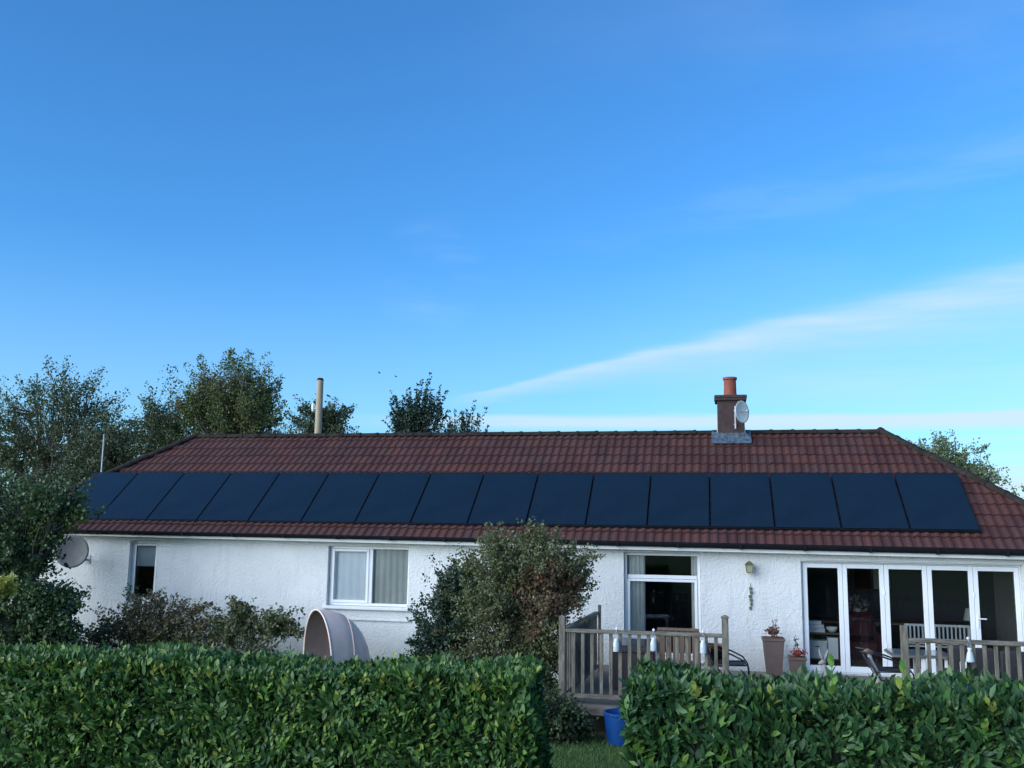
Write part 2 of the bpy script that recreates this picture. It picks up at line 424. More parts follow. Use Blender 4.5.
sd = Vector((math.sin(SUN_AZ)*math.cos(SUN_EL), math.cos(SUN_AZ)*math.cos(SUN_EL), math.sin(SUN_EL)))
so.rotation_euler = (-sd).to_track_quat('-Z', 'Y').to_euler()
scene.view_settings.view_transform = 'Standard'; scene.view_settings.look = 'None'
scene.view_settings.exposure = EXPO = 1.44
scene.view_settings.gamma = 1; scene.view_settings.use_curve_mapping = False
scene.cycles.max_bounces = 8; scene.cycles.transparent_max_bounces = 16

# ------------------------------------------------------------------ ground sheet
def gz(x, y):
    x = np.asarray(x, float); y = np.asarray(y, float)
    z = np.full(np.broadcast(x, y).shape, -.33)
    t = np.clip((-y-7.5)/10., 0, 1); z = z+1.25*t*t*(3-2*t)
    return z
xs = np.unique(np.concatenate([np.linspace(-600, -160, 12), np.linspace(-160, -40, 41), np.linspace(-40, 60, 101), np.linspace(60, 700, 16)]))
ys = np.unique(np.concatenate([np.linspace(-400, -160, 6), np.linspace(-160, -40, 41), np.linspace(-40, 40, 81), np.linspace(40, 120, 20), np.linspace(120, 900, 14)]))
gx, gy = np.meshgrid(xs, ys); nx = len(xs)
gv = np.stack([gx.ravel(), gy.ravel(), gz(gx, gy).ravel()], 1)
ii, jj = np.meshgrid(np.arange(len(ys)-1), np.arange(nx-1), indexing='ij'); a = (ii*nx+jj).ravel()
tag(mesh_obj('ground', gv, np.stack([a, a+1, a+nx+1, a+nx], 1), 'ground_turf', smooth=True), kind='structure')
# mown grass in the gap between the hedges
n = 26000
P = np.stack([rng.uniform(10.6, 14.2, n), rng.uniform(-8.2, -3.95, n), np.zeros(n)], 1); P[:, 2] = gz(P[:, 0], P[:, 1])-.003
D = V3(0, 0, 1)+rsph(n)*.55; D[:, 2] = np.abs(D[:, 2])
v, f = leaves(P, D, rsph(n), rng.uniform(.03, .065, n), T_BLADE, np.full(n, 2.2))
tag(mesh_obj('lawn_grass', v, f, 'grass_blade'), 'short mown green grass between the hedges', 'grass', kind='stuff')
# bed of bare soil below the deck
bx = np.linspace(8.5, 13.6, 40); vs = []
for i, x in enumerate(bx):
    e = -4.02-.10*math.sin(x*2.1)-.06*math.sin(x*5.3)
    for k, y in enumerate(np.linspace(e-.35, -1.5, 8)): vs.append((x, y, -.325+(.05*math.sin(x*9+k*3)*.4+.035 if 0 < k else -.004)))
fs = [(i*8+k, (i+1)*8+k, (i+1)*8+k+1, i*8+k+1) for i in range(39) for k in range(7)]
tag(mesh_obj('flower_bed_soil', vs, fs, 'soil', smooth=True), kind='structure')

# ------------------------------------------------------------------ the bungalow
ZB = 2.6; PT = .655; cP, sP = math.cos(PT), math.sin(PT)
YE, ZE = -.413, 2.283; YR, ZR = 2.716, 4.686; XL, XR = 1.69, 17.33       # eave line, ridge line and its ends
XE0, XE1 = XL-(YR-YE), XR+(YR-YE); YB = 2*YR-YE
YW = -.10; WX0, WX1, WYB = XE0+.32, XE1-.32, YB-.32
house = thing('bungalow', (WX0, YW, 0), 'long white roughcast bungalow with a red-brown hipped tile roof', 'house')

def wall_open(mb, x0, x1, z0, z1, ops, yf, yb, grid=None):
    xsx = sorted({x0, x1} | {o[0] for o in ops} | {o[1] for o in ops}); zsz = sorted({z0, z1} | {o[2] for o in ops} | {o[3] for o in ops})
    for i in range(len(xsx)-1):
        for k in range(len(zsz)-1):
            xa, xb, za, zb = xsx[i], xsx[i+1], zsz[k], zsz[k+1]
            if any(o[0] <= xa and o[1] >= xb and o[2] <= za and o[3] >= zb for o in ops): continue
            mb.add([(xa, yf, za), (xb, yf, za), (xb, yf, zb), (xa, yf, zb)], [(0, 1, 2, 3)])
            mb.add([(xa, yb, za), (xb, yb, za), (xb, yb, zb), (xa, yb, zb)], [(3, 2, 1, 0)])
    for (xa, xb, za, zb) in ops:
        mb.add([(xa, yf, za), (xa, yb, za), (xa, yb, zb), (xa, yf, zb)], [(0, 1, 2, 3)])
        mb.add([(xb, yf, za), (xb, yb, za), (xb, yb, zb), (xb, yf, zb)], [(3, 2, 1, 0)])
        mb.add([(xa, yf, zb), (xb, yf, zb), (xb, yb, zb), (xa, yb, zb)], [(3, 2, 1, 0)])
        mb.add([(xa, yf, za), (xb, yf, za), (xb, yb, za), (xa, yb, za)], [(0, 1, 2, 3)])
OPS = [(1.97, 2.63, .90, 2.165), (6.39, 8.08, .97, 2.130), (12.26, 13.66, .20, 2.11), (15.43, 19.09, .06, 2.01)]
mb = MB(); wall_open(mb, WX0, WX1, -.6, 2.30, OPS, YW, YW+.30)
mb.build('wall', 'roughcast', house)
mb = MB()
mb.box(WX0, WX0+.3, YW+.302, WYB, -.6, 2.22); mb.box(WX1-.3, WX1, YW+.302, WYB, -.6, 2.22); mb.box(WX0+.302, WX1-.302, WYB-.3, WYB, -.6, 2.22)
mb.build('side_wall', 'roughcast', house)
# inside: ceiling, floor, back wall and two partitions seen dimly through the glass
mb = MB(); mb.box(WX0+.31, WX1-.31, YW+.31, WYB-.31, .0, .075); mb.build('room_floor', 'room_floor', house)
mb = MB(); mb.box(WX0+.31, WX1-.31, YW+.31, WYB-.31, 2.23, 2.27); mb.box(WX0+.31, WX1-.31, 4.6, 4.7, .077, 2.228)
for x in (4.2, 10.2, 14.9): mb.box(x, x+.1, YW+.312, 4.598, .077, 2.228)
mb.build('room_wall', 'room_wall', house)

# tiled roof slopes: rolls .165 m, courses .34 m; every course is tipped so that its tail stands over the one below
def roofz(v):
    v = np.array(v, float); t = np.clip((v[:, 2]-ZE)/(ZR-ZE), -.1, 1.05); e = .050-.068*(v[:, 0]-XE0)/(XE1-XE0)
    v[:, 2] += (1-t)*e-t*.085
    return v
def slope(name, A, along, upd, nrm, length, run, hip0, hip1, umax=3.955):
    """A: eave corner, along: unit, upd: unit up-slope; hip0/hip1: how far the ends move in per unit up-slope"""
    ROLL, CRS = .165, .3405
    ncr = int(math.ceil(umax/CRS)); vs, fs, uv = [], [], []
    off = .004
    for c in range(ncr):
        s0, s1 = c*CRS, min((c+1)*CRS+.03, umax+.01)
        rows = [(s0-.02, .026), (s0-.018, .066), (s0+.05, .062), (s1, .026)]
        x0, x1 = hip0*s0-.02, length-hip1*s0+.02
        k0, k1 = int(math.floor(x0/ROLL*8)), int(math.ceil(x1/ROLL*8))
        us = np.arange(k0, k1+1)*ROLL/8
        base = len(vs); m = len(us)
        jit = np.random.default_rng(c+3).normal(0, .0025, size=int(length/ROLL)+60)
        for (s, h) in rows:
            for u in us:
                ph = (u/ROLL) % 1.0
                prof = (.017)*max(0, math.sin(math.pi*min(1, ph/.62)))**.8 if ph < .62 else -.004
                q = jit[int(u/ROLL/2) % len(jit)]
                uc = min(max(u, hip0*s-.01), length-hip1*s+.01)
                p = A+along*uc+upd*(s+q*2)+nrm*(h-.045+prof+q+off); vs.append(tuple(p)); uv.append((u/(ROLL*2)+.003, c+.5))
        for r in range(3):
            for i in range(m-1):
                xm = (us[i]+us[i+1])/2
                if xm < hip0*rows[r][0]-.1 or xm > length-hip1*rows[r][0]+.1: continue
                a = base+r*m+i; fs.append((a, a+1, a+m+1, a+m))
    # underside sheet
    b = len(vs); run_ = umax
    for s in (0, run_):
        for u in (hip0*s, length-hip1*s): vs.append(tuple(A+along*u+upd*s-nrm*.05)); uv.append((0.5, .5))
    fs.append((b, b+1, b+3, b+2))
    return mesh_obj(name, roofz(vs), fs, 'roof_tile', house, smooth=False, uvs=uv)
UM = (YR-YE)/cP
slope('roof_slope', V3(XE0, YE, ZE), V3(1, 0, 0), V3(0, cP, sP), V3(0, -sP, cP), XE1-XE0, 0, cP, cP, UM)
slope('roof_slope', V3(XE1, YB, ZE), V3(-1, 0, 0), V3(0, -cP, sP), V3(0, sP, cP), XE1-XE0, 0, cP, cP, UM)
slope('roof_slope', V3(XE1, YE, ZE), V3(0, 1, 0), V3(-cP, 0, sP), V3(sP, 0, cP), YB-YE, 0, cP, cP, UM)
slope('roof_slope', V3(XE0, YB, ZE), V3(0, -1, 0), V3(cP, 0, sP), V3(-sP, 0, cP), YB-YE, 0, cP, cP, UM)
# ridge and hip tiles: half rounds .42 m long with a collar
def capline(mb, A, B, r=.085, step=.42):
    A, B = np.array(A, float), np.array(B, float); Ln = np.linalg.norm(B-A); n = max(1, round(Ln/step)); dd = (B-A)/Ln
    side = unit(np.cross(dd, V3(0, 0, 1))); up = np.cross(side, dd)
    for i in range(n):
        j = random.uniform(-.004, .004)
        secs = [(i/n*Ln, r*.93), ((i+.88)/n*Ln, r*.98), ((i+.885)/n*Ln, r*1.12), ((i+1.03)/n*Ln, r*1.12)]
        base = len(mb.v)
        for s, rr in secs:
            for k in range(9):
                a = math.pi*(k/8*1.16-.08); mb.v.append(tuple(A+dd*s+side*rr*math.cos(a)+up*(rr*.85*math.sin(a)+j)))
        for q in range(3):
            for k in range(8): b = base+q*9+k; mb.f.append((b, b+1, b+10, b+9))
        for q in (0, 3):
            mb.f.append(tuple(base+q*9+k for k in range(9)))
for xa, xb in ((XL-.05, 13.99), (14.72, XR+.05)):
    mb = MB(); capline(mb, (xa, YR, ZR+.002), (xb, YR, ZR+.002)); mb.v = [tuple(q) for q in roofz(mb.v)]; mb.build('ridge_tile', 'ridge_tile', house)
for (x, xe, y) in ((XL, XE0, YE), (XR, XE1, YE), (XL, XE0, YB), (XR, XE1, YB)):
    mb = MB(); capline(mb, (xe, y, ZE+.03), (x, YR, ZR+.03), .090); mb.v = [tuple(q) for q in roofz(mb.v)]; mb.build('hip_tile', 'ridge_tile', house)
# fascia, gutter, soffit all round
def ring(mb, o0, o1, z0, z1):     # o: distance outside the wall plane rectangle
    X0, X1, Y0, Y1 = WX0-o1, WX1+o1, YW-o1, WYB+o1
    x0, x1, y0, y1 = WX0-o0, WX1+o0, YW-o0, WYB+o0
    mb.box(X0, X1, Y0, y0, z0, z1); mb.box(X0, X1, y1, Y1, z0, z1); mb.box(X0, x0, y0+.001, y1-.001, z0, z1); mb.box(x1, X1, y0+.001, y1-.001, z0, z1)
def tilt(mb, l0, r0, l1, r1, z0, z1):     # the eaves run slightly out of level: heights at x = 1.4 and x = 18.7 for the lower (0) and upper (1) edges
    out = []
    for (x, y, z) in mb.v:
        u = (x-1.4)/17.3; a_, b_ = l0+(r0-l0)*u, l1+(r1-l1)*u; out.append((x, y, a_+(b_-a_)*(z-z0)/(z1-z0)))
    mb.v = out; return mb
mb = MB(); ring(mb, .225, .255, 0, 1); tilt(mb, 2.250, 2.118, 2.375, 2.262, 0, 1).build('fascia', 'fascia_paint', house)
mb = MB(); ring(mb, .004, .223, 0, 1); tilt(mb, 2.275, 2.143, 2.295, 2.163, 0, 1).build('soffit', 'fascia_paint', house)
mb = MB()
yg = YW-.318
prof = [(math.cos(a)*.058, 1-abs(math.sin(a))) for a in np.linspace(0, math.pi, 9)]
prof = prof + [(-p*.92, 1-(1-q)*.9) for p, q in prof]
def gut(P0, P1, side):
    P0, P1 = V3(*P0), V3(*P1); side = V3(*side)
    b = len(mb.v); m = len(prof)
    for P in (P0, P1):
        for p, q in prof: mb.v.append(tuple(P+side*p+V3(0, 0, q)))
    for i in range(m): mb.f.append((b+i, b+(i+1) % m, b+m+(i+1) % m, b+m+i))
gut((XE0-.02, yg, 0), (XE1+.02, yg, 0), (0, 1, 0)); gut((XE0-.02+.0, WYB+.318, 0), (XE1+.02, WYB+.318, 0), (0, 1, 0))
gut((WX0-.318, YE, 0), (WX0-.318, YB, 0), (1, 0, 0)); gut((WX1+.318, YE, 0), (WX1+.318, YB, 0), (1, 0, 0))
for x in np.arange(XE0+.4, XE1, 1.1): mb.box(x, x+.04, yg-.066, yg+.06, -.12, .75)
tilt(mb, 2.315, 2.180, 2.372, 2.292, 0, 1).build('gutter', 'black_plastic', house)

# chimney
cx0, cx1, cy0, cy1 = 14.03, 14.59, 2.42, 3.0
ch = MB().box(cx0, cx1, cy0, cy1, 3.6, 5.27, .01).build('chimney', 'chimney_render', house)
MB().box(cx0-.05, cx1+.05, cy0-.05, cy1+.05, 5.271, 5.33, .012).box(cx0-.06, cx1+.06, cy0-.06, cy1+.06, 5.321, 5.39, .015).build('cope', 'chimney_cope', ch)
MB().lathe((14.31, 2.71, 5.39), [(.155, 0), (.155, .04), (.135, .06), (.128, .36), (.150, .37), (.150, .42), (.118, .42), (.112, .1), (.0, .1)], 24).build('chimney_pot', 'terracotta', ch, smooth=False)
mb = MB()
zfl = lambda y: roofz([(14.3, y, ZE+(y-YE)*sP/cP)])[0][2]+.03
mb.add([(cx0-.13, cy0-.16, zfl(cy0-.16)+.052), (cx1+.13, cy0-.16, zfl(cy0-.16)+.052), (cx1+.13, cy0-.01, zfl(cy0)+.055), (cx0-.13, cy0-.01, zfl(cy0)+.055),
        (cx0-.02, cy0-.012, zfl(cy0)+.17), (cx1+.02, cy0-.012, zfl(cy0)+.17)], [(0, 1, 2, 3), (3, 2, 5, 4)])
for xa, xb in ((cx0-.13, cx0-.012), (cx1+.012, cx1+.13)):
    y1 = YR-.02
    mb.add([(xa, cy0-.012, zfl(cy0)+.056), (xb, cy0-.012, zfl(cy0)+.056), (xb, y1, zfl(y1)+.056), (xa, y1, zfl(y1)+.056)], [(0, 1, 2, 3)])
    xi = cx0-.012 if xa < cx0 else cx1+.012
    mb.add([(xi, cy0-.012, zfl(cy0)+.04), (xi, y1, zfl(y1)+.04), (xi, y1, zfl(y1)+.2), (xi, cy0-.012, zfl(cy0)+.17)], [(0, 1, 2, 3)])
mb.build('flashing', 'lead', ch)

# ------------------------------------------------------------------ windows
def win_frame(mb, x0, x1, z0, z1, y0, y1, t, tb=None):
    tb = tb or t
    mb.box(x0, x0+t, y0, y1, z0, z1, .004); mb.box(x1-t, x1, y0, y1, z0, z1, .004)
    mb.box(x0+t+.001, x1-t-.001, y0, y1, z1-t, z1, .004); mb.box(x0+t+.001, x1-t-.001, y0, y1, z0, z0+tb, .004)
def pane(x0, x1, z0, z1, y, parent): return MB().box(x0, x1, y, y+.012, z0, z1).build('pane', 'window_glass', parent)
FY = YW+.10
# narrow window at the left end
g = .004
o = MB(); win_frame(o, 1.97+g, 2.63-g, .90+g, 2.165-g, FY, FY+.07, .055); wf = o.build('window', 'upvc', house)
s_ = MB(); win_frame(s_, 2.033, 2.568, .962, 2.103, FY-.015, FY-.001, .045); s_.build('sash', 'upvc', wf)
pane(2.08, 2.522, 1.008, 2.057, FY+.03, wf)
MB().box(1.93, 2.67, YW-.05, FY-.02, .862, .898, .008).build('sill', 'window_sill_paint', wf)
# bedroom window of two lights
o = MB(); win_frame(o, 6.39+g, 8.08-g, .97+g, 2.130-g, FY, FY+.07, .05); o.box(7.225, 7.295, FY, FY+.07, 1.026, 2.073, .004); wf = o.build('window', 'upvc', house)
s_ = MB(); win_frame(s_, 6.448, 7.222, 1.028, 2.072, FY-.022, FY-.001, .05); s_.build('sash', 'upvc', wf)
pane(6.50, 7.17, 1.08, 2.02, FY+.03, wf); pane(7.298, 8.022, 1.028, 2.070, FY+.032, wf)
MB().box(6.33, 8.14, YW-.07, FY-.024, .905, .966, .012).build('sill', 'window_sill_paint', wf)
MB().box(6.36, 8.11, YW-.035, YW-.002, .70, .735, .006).build('ledge', 'roughcast', wf)
# tall window with a top light
o = MB(); win_frame(o, 12.26+g, 13.66-g, .20+g, 2.11-g, FY, FY+.07, .05); o.box(12.325, 13.595, FY, FY+.07, 1.635, 1.70, .004); wf = o.build('window', 'upvc', house)
s_ = MB(); win_frame(s_, 12.32, 13.60, .26, 1.63, FY-.02, FY-.001, .05); s_.build('sash', 'upvc', wf)
pane(12.372, 13.548, .312, 1.578, FY+.03, wf); pane(12.316, 13.604, 1.702, 2.055, FY+.032, wf)
MB().box(12.22, 13.70, YW-.06, FY-.022, .155, .198, .008).build('sill', 'window_sill_paint', wf)
# folding doors of five leaves
bi = MB(); win_frame(bi, 15.43+g, 19.09-g, .06+g, 2.01-g, FY, FY+.08, .03); bi = bi.build('folding_door', 'upvc', house)
X = [15.466, 16.150, 16.850, 17.565, 18.315, 19.052]
for k in range(5):
    a, b = X[k]+.003, X[k+1]-.003
    st = .075
    m_ = MB(); win_frame(m_, a, b, .096, 1.972, FY-.02, FY+.05, st, .10); lf = m_.build('door_leaf', 'upvc', bi)
    if k == 4:
        MB().box(a+.02, a+.05, FY-.034, FY-.021, .93, 1.16, .004).tube([(a+.035, FY-.035, 1.09), (a+.035, FY-.065, 1.09), (a+.165, FY-.065, 1.085)], .011, 8).build('handle', 'white_enamel', lf)
    elif k % 2:
        for hz in (.55, 1.45): MB().box(b-.009, b+.012, FY-.032, FY-.0205, hz, hz+.08, .003).build('hinge', 'white_enamel', lf)
    MB().box(a+st+.001, b-st-.001, FY+.01, FY+.022, .198, 1.896).build('pane', 'window_glass', lf)
MB().box(15.39, 19.13, YW-.05, FY-.022, .020, .058, .006).build('sill', 'window_sill_paint', bi)
MB().box(15.36, 19.15, YW-.02, YW-.002, 2.03, 2.062, .004).build('lintel_trim', 'fascia_paint', bi)

# ------------------------------------------------------------------ curtains and things seen through the glass
def curtain(x0, x1, z0, z1, y, mat, label, name='curtain', folds=9, amp=.022):
    nX = folds*8; vs = []; ph = random.random()*6
    xs_ = np.linspace(x0, x1, nX)
    for q in range(7):
        t = q/6; z = z1+(z0-z1)*t
        for i, x in enumerate(xs_): vs.append((x, y+amp*(.7+.5*t)*math.sin(i/nX*folds*6.283+ph+.4*math.sin(t*2+i*.05)), z))
    fs = [(q*nX+i, q*nX+i+1, (q+1)*nX+i+1, (q+1)*nX+i) for q in range(6) for i in range(nX-1)]
    # a second skin gives the cloth its thickness
    m = len(vs); vs += [(a, b+.004, c) for a, b, c in vs]; fs += [tuple(m+i for i in f[::-1]) for f in fs]
    return tag(mesh_obj(name, vs, fs, mat, smooth=True), label, 'curtain')
curtain(6.46, 7.24, 1.0, 2.10, FY+.085, 'net_curtain', 'pale blue-white net curtain behind the opening light of the bedroom window', folds=5, amp=.007)
curtain(7.28, 8.04, 1.0, 2.10, FY+.10, 'grey_curtain', 'grey curtain drawn behind the fixed light of the bedroom window', folds=6, amp=.014)
curtain(12.33, 12.64, .24, 2.09, FY+.10, 'beige_curtain', 'pale curtain gathered at the chimney-far side of the tall window', folds=4)
curtain(13.49, 13.63, .24, 2.09, FY+.10, 'beige_curtain', 'narrow pale curtain gathered at the lantern side of the tall window', folds=2)
rb = thing('roller_blind', (2.26, FY+.1, 1.7), 'pale roller blind half drawn over the narrow end window', 'blind')
MB().box(2.04, 2.56, FY+.085, FY+.089, 1.66, 2.10).build('blind_cloth', 'blind_cloth', rb); MB().box(2.04, 2.56, FY+.08, FY+.095, 1.635, 1.659, .003).build('bottom_bar', 'upvc', rb)

def dresser():
    t = thing('shelf_unit', (15.9, .85, .075), 'low shelf unit inside the leftmost leaf of the folding doors', 'shelf')
    MB().box(15.52, 16.16, .70, 1.05, .66, .685, .003).build('top_board', 'brown_wood', t)
    MB().box(15.52, 15.545, .70, 1.05, .077, .658).box(16.135, 16.16, .70, 1.05, .077, .658).box(15.547, 16.133, .70, 1.05, .20, .22).build('side_board', 'dark_furniture', t)
    b = thing('storage_box', (15.74, .86, .222), 'white lidded storage box on the shelf behind the leftmost door leaf', 'box')
    MB().frustum(15.74, .87, .222, .50, .17, .13, .18, .14).build('box_body', 'paper_white', b); MB().box(15.55, 15.93, .72, 1.02, .501, .54, .005).build('lid', 'paper_white', b)
    MB().box(15.71, 15.78, .715, .728, .43, .45).build('hand_slot', 'dark_furniture', b)
    b = tag(MB().frustum(16.03, .87, .222, .60, .085, .13, .09, .13).build('paper_folder', 'paper_white'), 'upright pale folder beside the white storage box', 'folder')
    for k, (dx, rz, wd, hh) in enumerate([(0, .08, .17, .08), (.02, -.1, .15, .06), (-.03, .25, .13, .07)]):
        z = .687+sum([.08, .06, .07][:k])
        m_ = MB().box(-wd, wd, -.11, .11, 0, hh-.002, .004).build('paper_pile', 'paper_white'); m_.location = (15.72+dx, .86, z); m_.rotation_euler.z = rz
        tag(m_, ['thick bundle of white paper lying on the shelf unit, lowest of its pile', 'middle bundle of white paper in the pile on the shelf unit', 'topmost bundle of white paper in the pile on the shelf unit'][k], 'paper', 'paper piled on the shelf unit')
    bw = tag(MB().lathe((16.03, .86, .687), [(.0, .0), (.05, 0), (.09, .05), (.105, .10), (.098, .10), (.08, .05), (0, .015)], 20).build('bowl', 'white_enamel', smooth=True), 'white bowl beside the paper pile on the shelf unit', 'bowl')
dresser()
t = thing('bench', (17.95, 1.2, .075), 'white slatted bench seen through the folding doors', 'bench')
MB().box(17.36, 18.52, 1.18, 1.21, .82, .865, .005).build('top_rail', 'white_enamel', t); MB().box(17.36, 18.52, 1.18, 1.21, .50, .54, .005).build('lower_rail', 'white_enamel', t)
for x in (17.38, 17.95, 18.48): MB().box(x-.022, x+.022, 1.175, 1.215, .077, .819 if x != 17.95 else .499).build('leg', 'white_enamel', t)
for x in np.arange(17.45, 18.45, .072): MB().box(x, x+.028, 1.187, 1.203, .541, .819).build('slat', 'white_enamel', t)
MB().box(17.36, 18.52, 1.216, 1.60, .44, .47, .005).build('seat', 'white_enamel', t)
for x in (17.40, 18.48): MB().box(x-.02, x+.02, 1.55, 1.59, .077, .439).build('leg', 'white_enamel', t)
t = thing('armchair', (16.62, 1.6, .075), 'dark red armchair inside the second door leaf', 'armchair')
MB().box(16.35, 16.95, 1.55, 2.1, .15, .46, .05).build('seat', 'red_cloth', t); MB().box(16.35, 16.95, 2.0, 2.16, .47, .98, .06).build('backrest', 'red_cloth', t)
for x in (16.27, 16.952): MB().box(x, x+.08, 1.55, 2.16, .15, .62, .03).build('arm', 'red_cloth', t)
for x in (16.4, 16.88):
    for y in (1.6, 2.1): MB().box(x, x+.04, y, y+.04, .077, .149).build('leg', 'dark_furniture', t)
t = thing('dining_table', (17.3, 2.6, .075), 'dark dining table deep in the room behind the folding doors', 'table')
MB().box(15.9, 18.9, 2.4, 3.2, .72, .76, .006).build('table_top', 'brown_wood', t)
for x in (16.0, 18.72):
    for y in (2.45, 3.08): MB().box(x, x+.07, y, y+.07, .077, .719).build('leg', 'brown_wood', t)
t = thing('picture', (17.25, 4.58, 1.5), 'framed picture with red and pale shapes on the back wall', 'picture')
MB().box(16.9, 17.75, 4.56, 4.598, 1.25, 1.9, .004).build('picture_frame', 'dark_furniture', t)
MB().box(16.95, 17.30, 4.553, 4.559, 1.30, 1.85).build('red_field', 'red_cloth', t); MB().box(17.36, 17.70, 4.553, 4.559, 1.30, 1.85).build('pale_field', 'grey_curtain', t)
t = thing('vase', (16.75, 2.7, .762), 'pale vase of flowers on the dining table', 'vase')
MB().lathe((16.75, 2.7, .762), [(0, 0), (.05, 0), (.08, .09), (.05, .2), (.06, .24)], 16).build('vase_body', 'white_enamel', t, smooth=True)
P = V3(16.75, 2.7, 1.12)+rng.normal(size=(90, 3))*V3(.10, .10, .08); v, f = leaves(P, rsph(90), rsph(90), rng.uniform(.05, .09, 90), T_RHOMB, np.full(90, 1.6)); mesh_obj('flower_foliage', v, f, 'petal_pale', t)
m_ = MB()
for k in range(9): m_.tube([(16.75, 2.7, .97), (16.75+random.uniform(-.12, .12), 2.7+random.uniform(-.1, .1), 1.15)], .003, 4)
m_.build('stem', 'twig_bark', t)
t = thing('floor_lamp', (18.75, 1.9, .075), 'slim shaded lamp standing inside the rightmost door leaf', 'lamp')
MB().lathe((18.7, 1.9, .077), [(0, 0), (.12, 0), (.12, .02), (.012, .03), (.012, .9), (0, .9)], 14).build('stand', 'dark_furniture', t); MB().lathe((18.7, 1.9, .90), [(.14, 0), (.09, .22), (.085, .22), (.135, 0)], 18).build('lamp_shade', 'beige_curtain', t)

# ------------------------------------------------------------------ solar panels
ORD = ['first', 'second', 'third', 'fourth', 'fifth', 'sixth', 'seventh', 'eighth']
WP, LP_ = 1.154, 1.722
def panel_pts(u0, u1, s0, s1, h0, h1):
    s0 -= .075; s1 -= .075; h0 -= .062; h1 -= .062
    up, nr, A = V3(0, cP, sP), V3(0, -sP, cP), V3(0, 0, ZB)
    return [tuple(A+V3(u, 0, 0)+up*s+nr*h) for u in (u0, u1) for s in (s0, s1) for h in (h0, h1)]
BF = [(0, 1, 3, 2), (4, 6, 7, 5), (0, 4, 5, 1), (2, 3, 7, 6), (0, 2, 6, 4), (1, 5, 7, 3)]
p0 = None
for i in range(16):
    u0 = i*WP
    lab = f'black solar panel on the roof, {ORD[i]} from the tree end of the row' if i < 8 else f'black solar panel on the roof, {ORD[15-i]} from the folding-door end of the row'
    if p0 is None:
        p0 = thing('solar_panel', (0, 0, ZB), lab, 'solar panel', 'solar panels in one row along the roof')
        m_ = MB(); g_ = .022
        m_.add(panel_pts(g_, WP-g_, .004, LP_-.004, .10, .132), BF)
        glass = m_.build('glass', 'solar_glass', p0)
        m_ = MB()
        for (a, b, c, e) in ((g_, WP-g_, -.006, .003), (g_, WP-g_, LP_-.003, LP_+.006), (g_-.009, g_-.001, -.006, LP_+.006), (WP-g_+.001, WP-g_+.009, -.006, LP_+.006)):
            m_.add(panel_pts(a, b, c, e, .094, .135), BF)
        fr = m_.build('frame', 'panel_frame', p0)
        m_ = MB()
        rl = m_.add(panel_pts(0, WP, .35, .39, .055, .092), BF).build('mounting_rail', 'panel_frame', p0)
        rl2 = MB().add(panel_pts(0, WP, 1.35, 1.39, .055, .092), BF).build('mounting_rail', 'panel_frame', p0)
        m_ = MB(); m_.add(panel_pts(.0, WP, -.030, .012, .045, .120), BF); sk = m_.build('shadow_strip', 'panel_frame', p0)  # dark strip shaped to thicken the shadow line along the panel's lower edge
    else:
        q = p0.copy(); COL.objects.link(q); q.location = (u0, 0, ZB); q['label'] = lab
        for c in (glass, fr, rl, rl2, sk):
            k = c.copy(); COL.objects.link(k); k.parent = q

# ------------------------------------------------------------------ dishes, lantern, plaque
def dish_mesh(c, nrm, r, depth, tilt_up=V3(0, 0, 1), ny=1.0):
    nrm = unit(V3(*nrm)); a = unit(np.cross(nrm, tilt_up)); b = np.cross(a, nrm); m_ = MB(); N, K = 28, 7; c = V3(*c)
    for skin in (0, .008):
        base = len(m_.v)
        for j in range(K+1):
            rr = r*j/K
            for k in range(N):
                t_ = 2*math.pi*k/N; m_.v.append(tuple(c+a*rr*math.cos(t_)+b*ny*rr*math.sin(t_)+nrm*(depth*(j/K)**2-skin)))
        for j in range(K):
            for k in range(N):
                p_ = base+j*N+k; q_ = base+j*N+(k+1) % N; m_.f.append((p_, q_, q_+N, p_+N) if not skin else (p_+N, q_+N, q_, p_))
    e = (K)*N; h = (K+1)*N
    for k in range(N): m_.f.append((e+k, e+(k+1) % N, h+e+(k+1) % N, h+e+k))
    return m_
t = thing('satellite_dish', (14.45, 2.3, 4.75), 'small white round dish on a pole at the front of the chimney', 'dish')
dn = unit(V3(.80, -.60, .02)); dc = V3(14.50, 2.10, 4.985)
dish_mesh(dc, dn, .235, .05).build('dish', 'dish_white', t, smooth=True)
MB().tube([dc+dn*.0, dc+dn*.14], .010, 8).tube([dc+dn*.14, dc+dn*.20], .028, 10).build('feed', 'galvanised', t, smooth=False)
MB().tube([(14.40, 2.33, 4.66), (14.40, 2.33, 5.14)], .018, 8).tube([(14.40, 2.33, 5.02), dc-dn*.01], .014, 8).box(14.37, 14.43, 2.352, 2.418, 4.74, 4.77).box(14.37, 14.43, 2.352, 2.418, 5.04, 5.07).build('bracket', 'galvanised', t)
t = thing('satellite_dish', (1.02, -.1, 1.9), 'large grey satellite dish on the white wall by the tall dark tree', 'dish')
dn = unit(V3(.30, -.90, .05)); dc = V3(1.02, -.62, 1.93)
dish_mesh(dc, dn, .335, .07).build('dish', 'dish_grey', t, smooth=True)
MB().tube([dc-V3(0, 0, .35)+dn*.05, dc+V3(.02, 0, -.30)+dn*.36], .013, 6).tube([dc+V3(.02, 0, -.30)+dn*.34, dc+V3(.02, 0, -.26)+dn*.44], .035, 10).build('feed_arm', 'black_plastic', t)
MB().tube([(1.0, YW-.01, 1.75), (1.0, -.45, 1.75), (1.0, -.45, 1.95), tuple(dc-dn*.01)], .022, 8).box(.93, 1.07, YW-.012, YW-.001, 1.66, 1.84).build('bracket', 'galvanised', t)
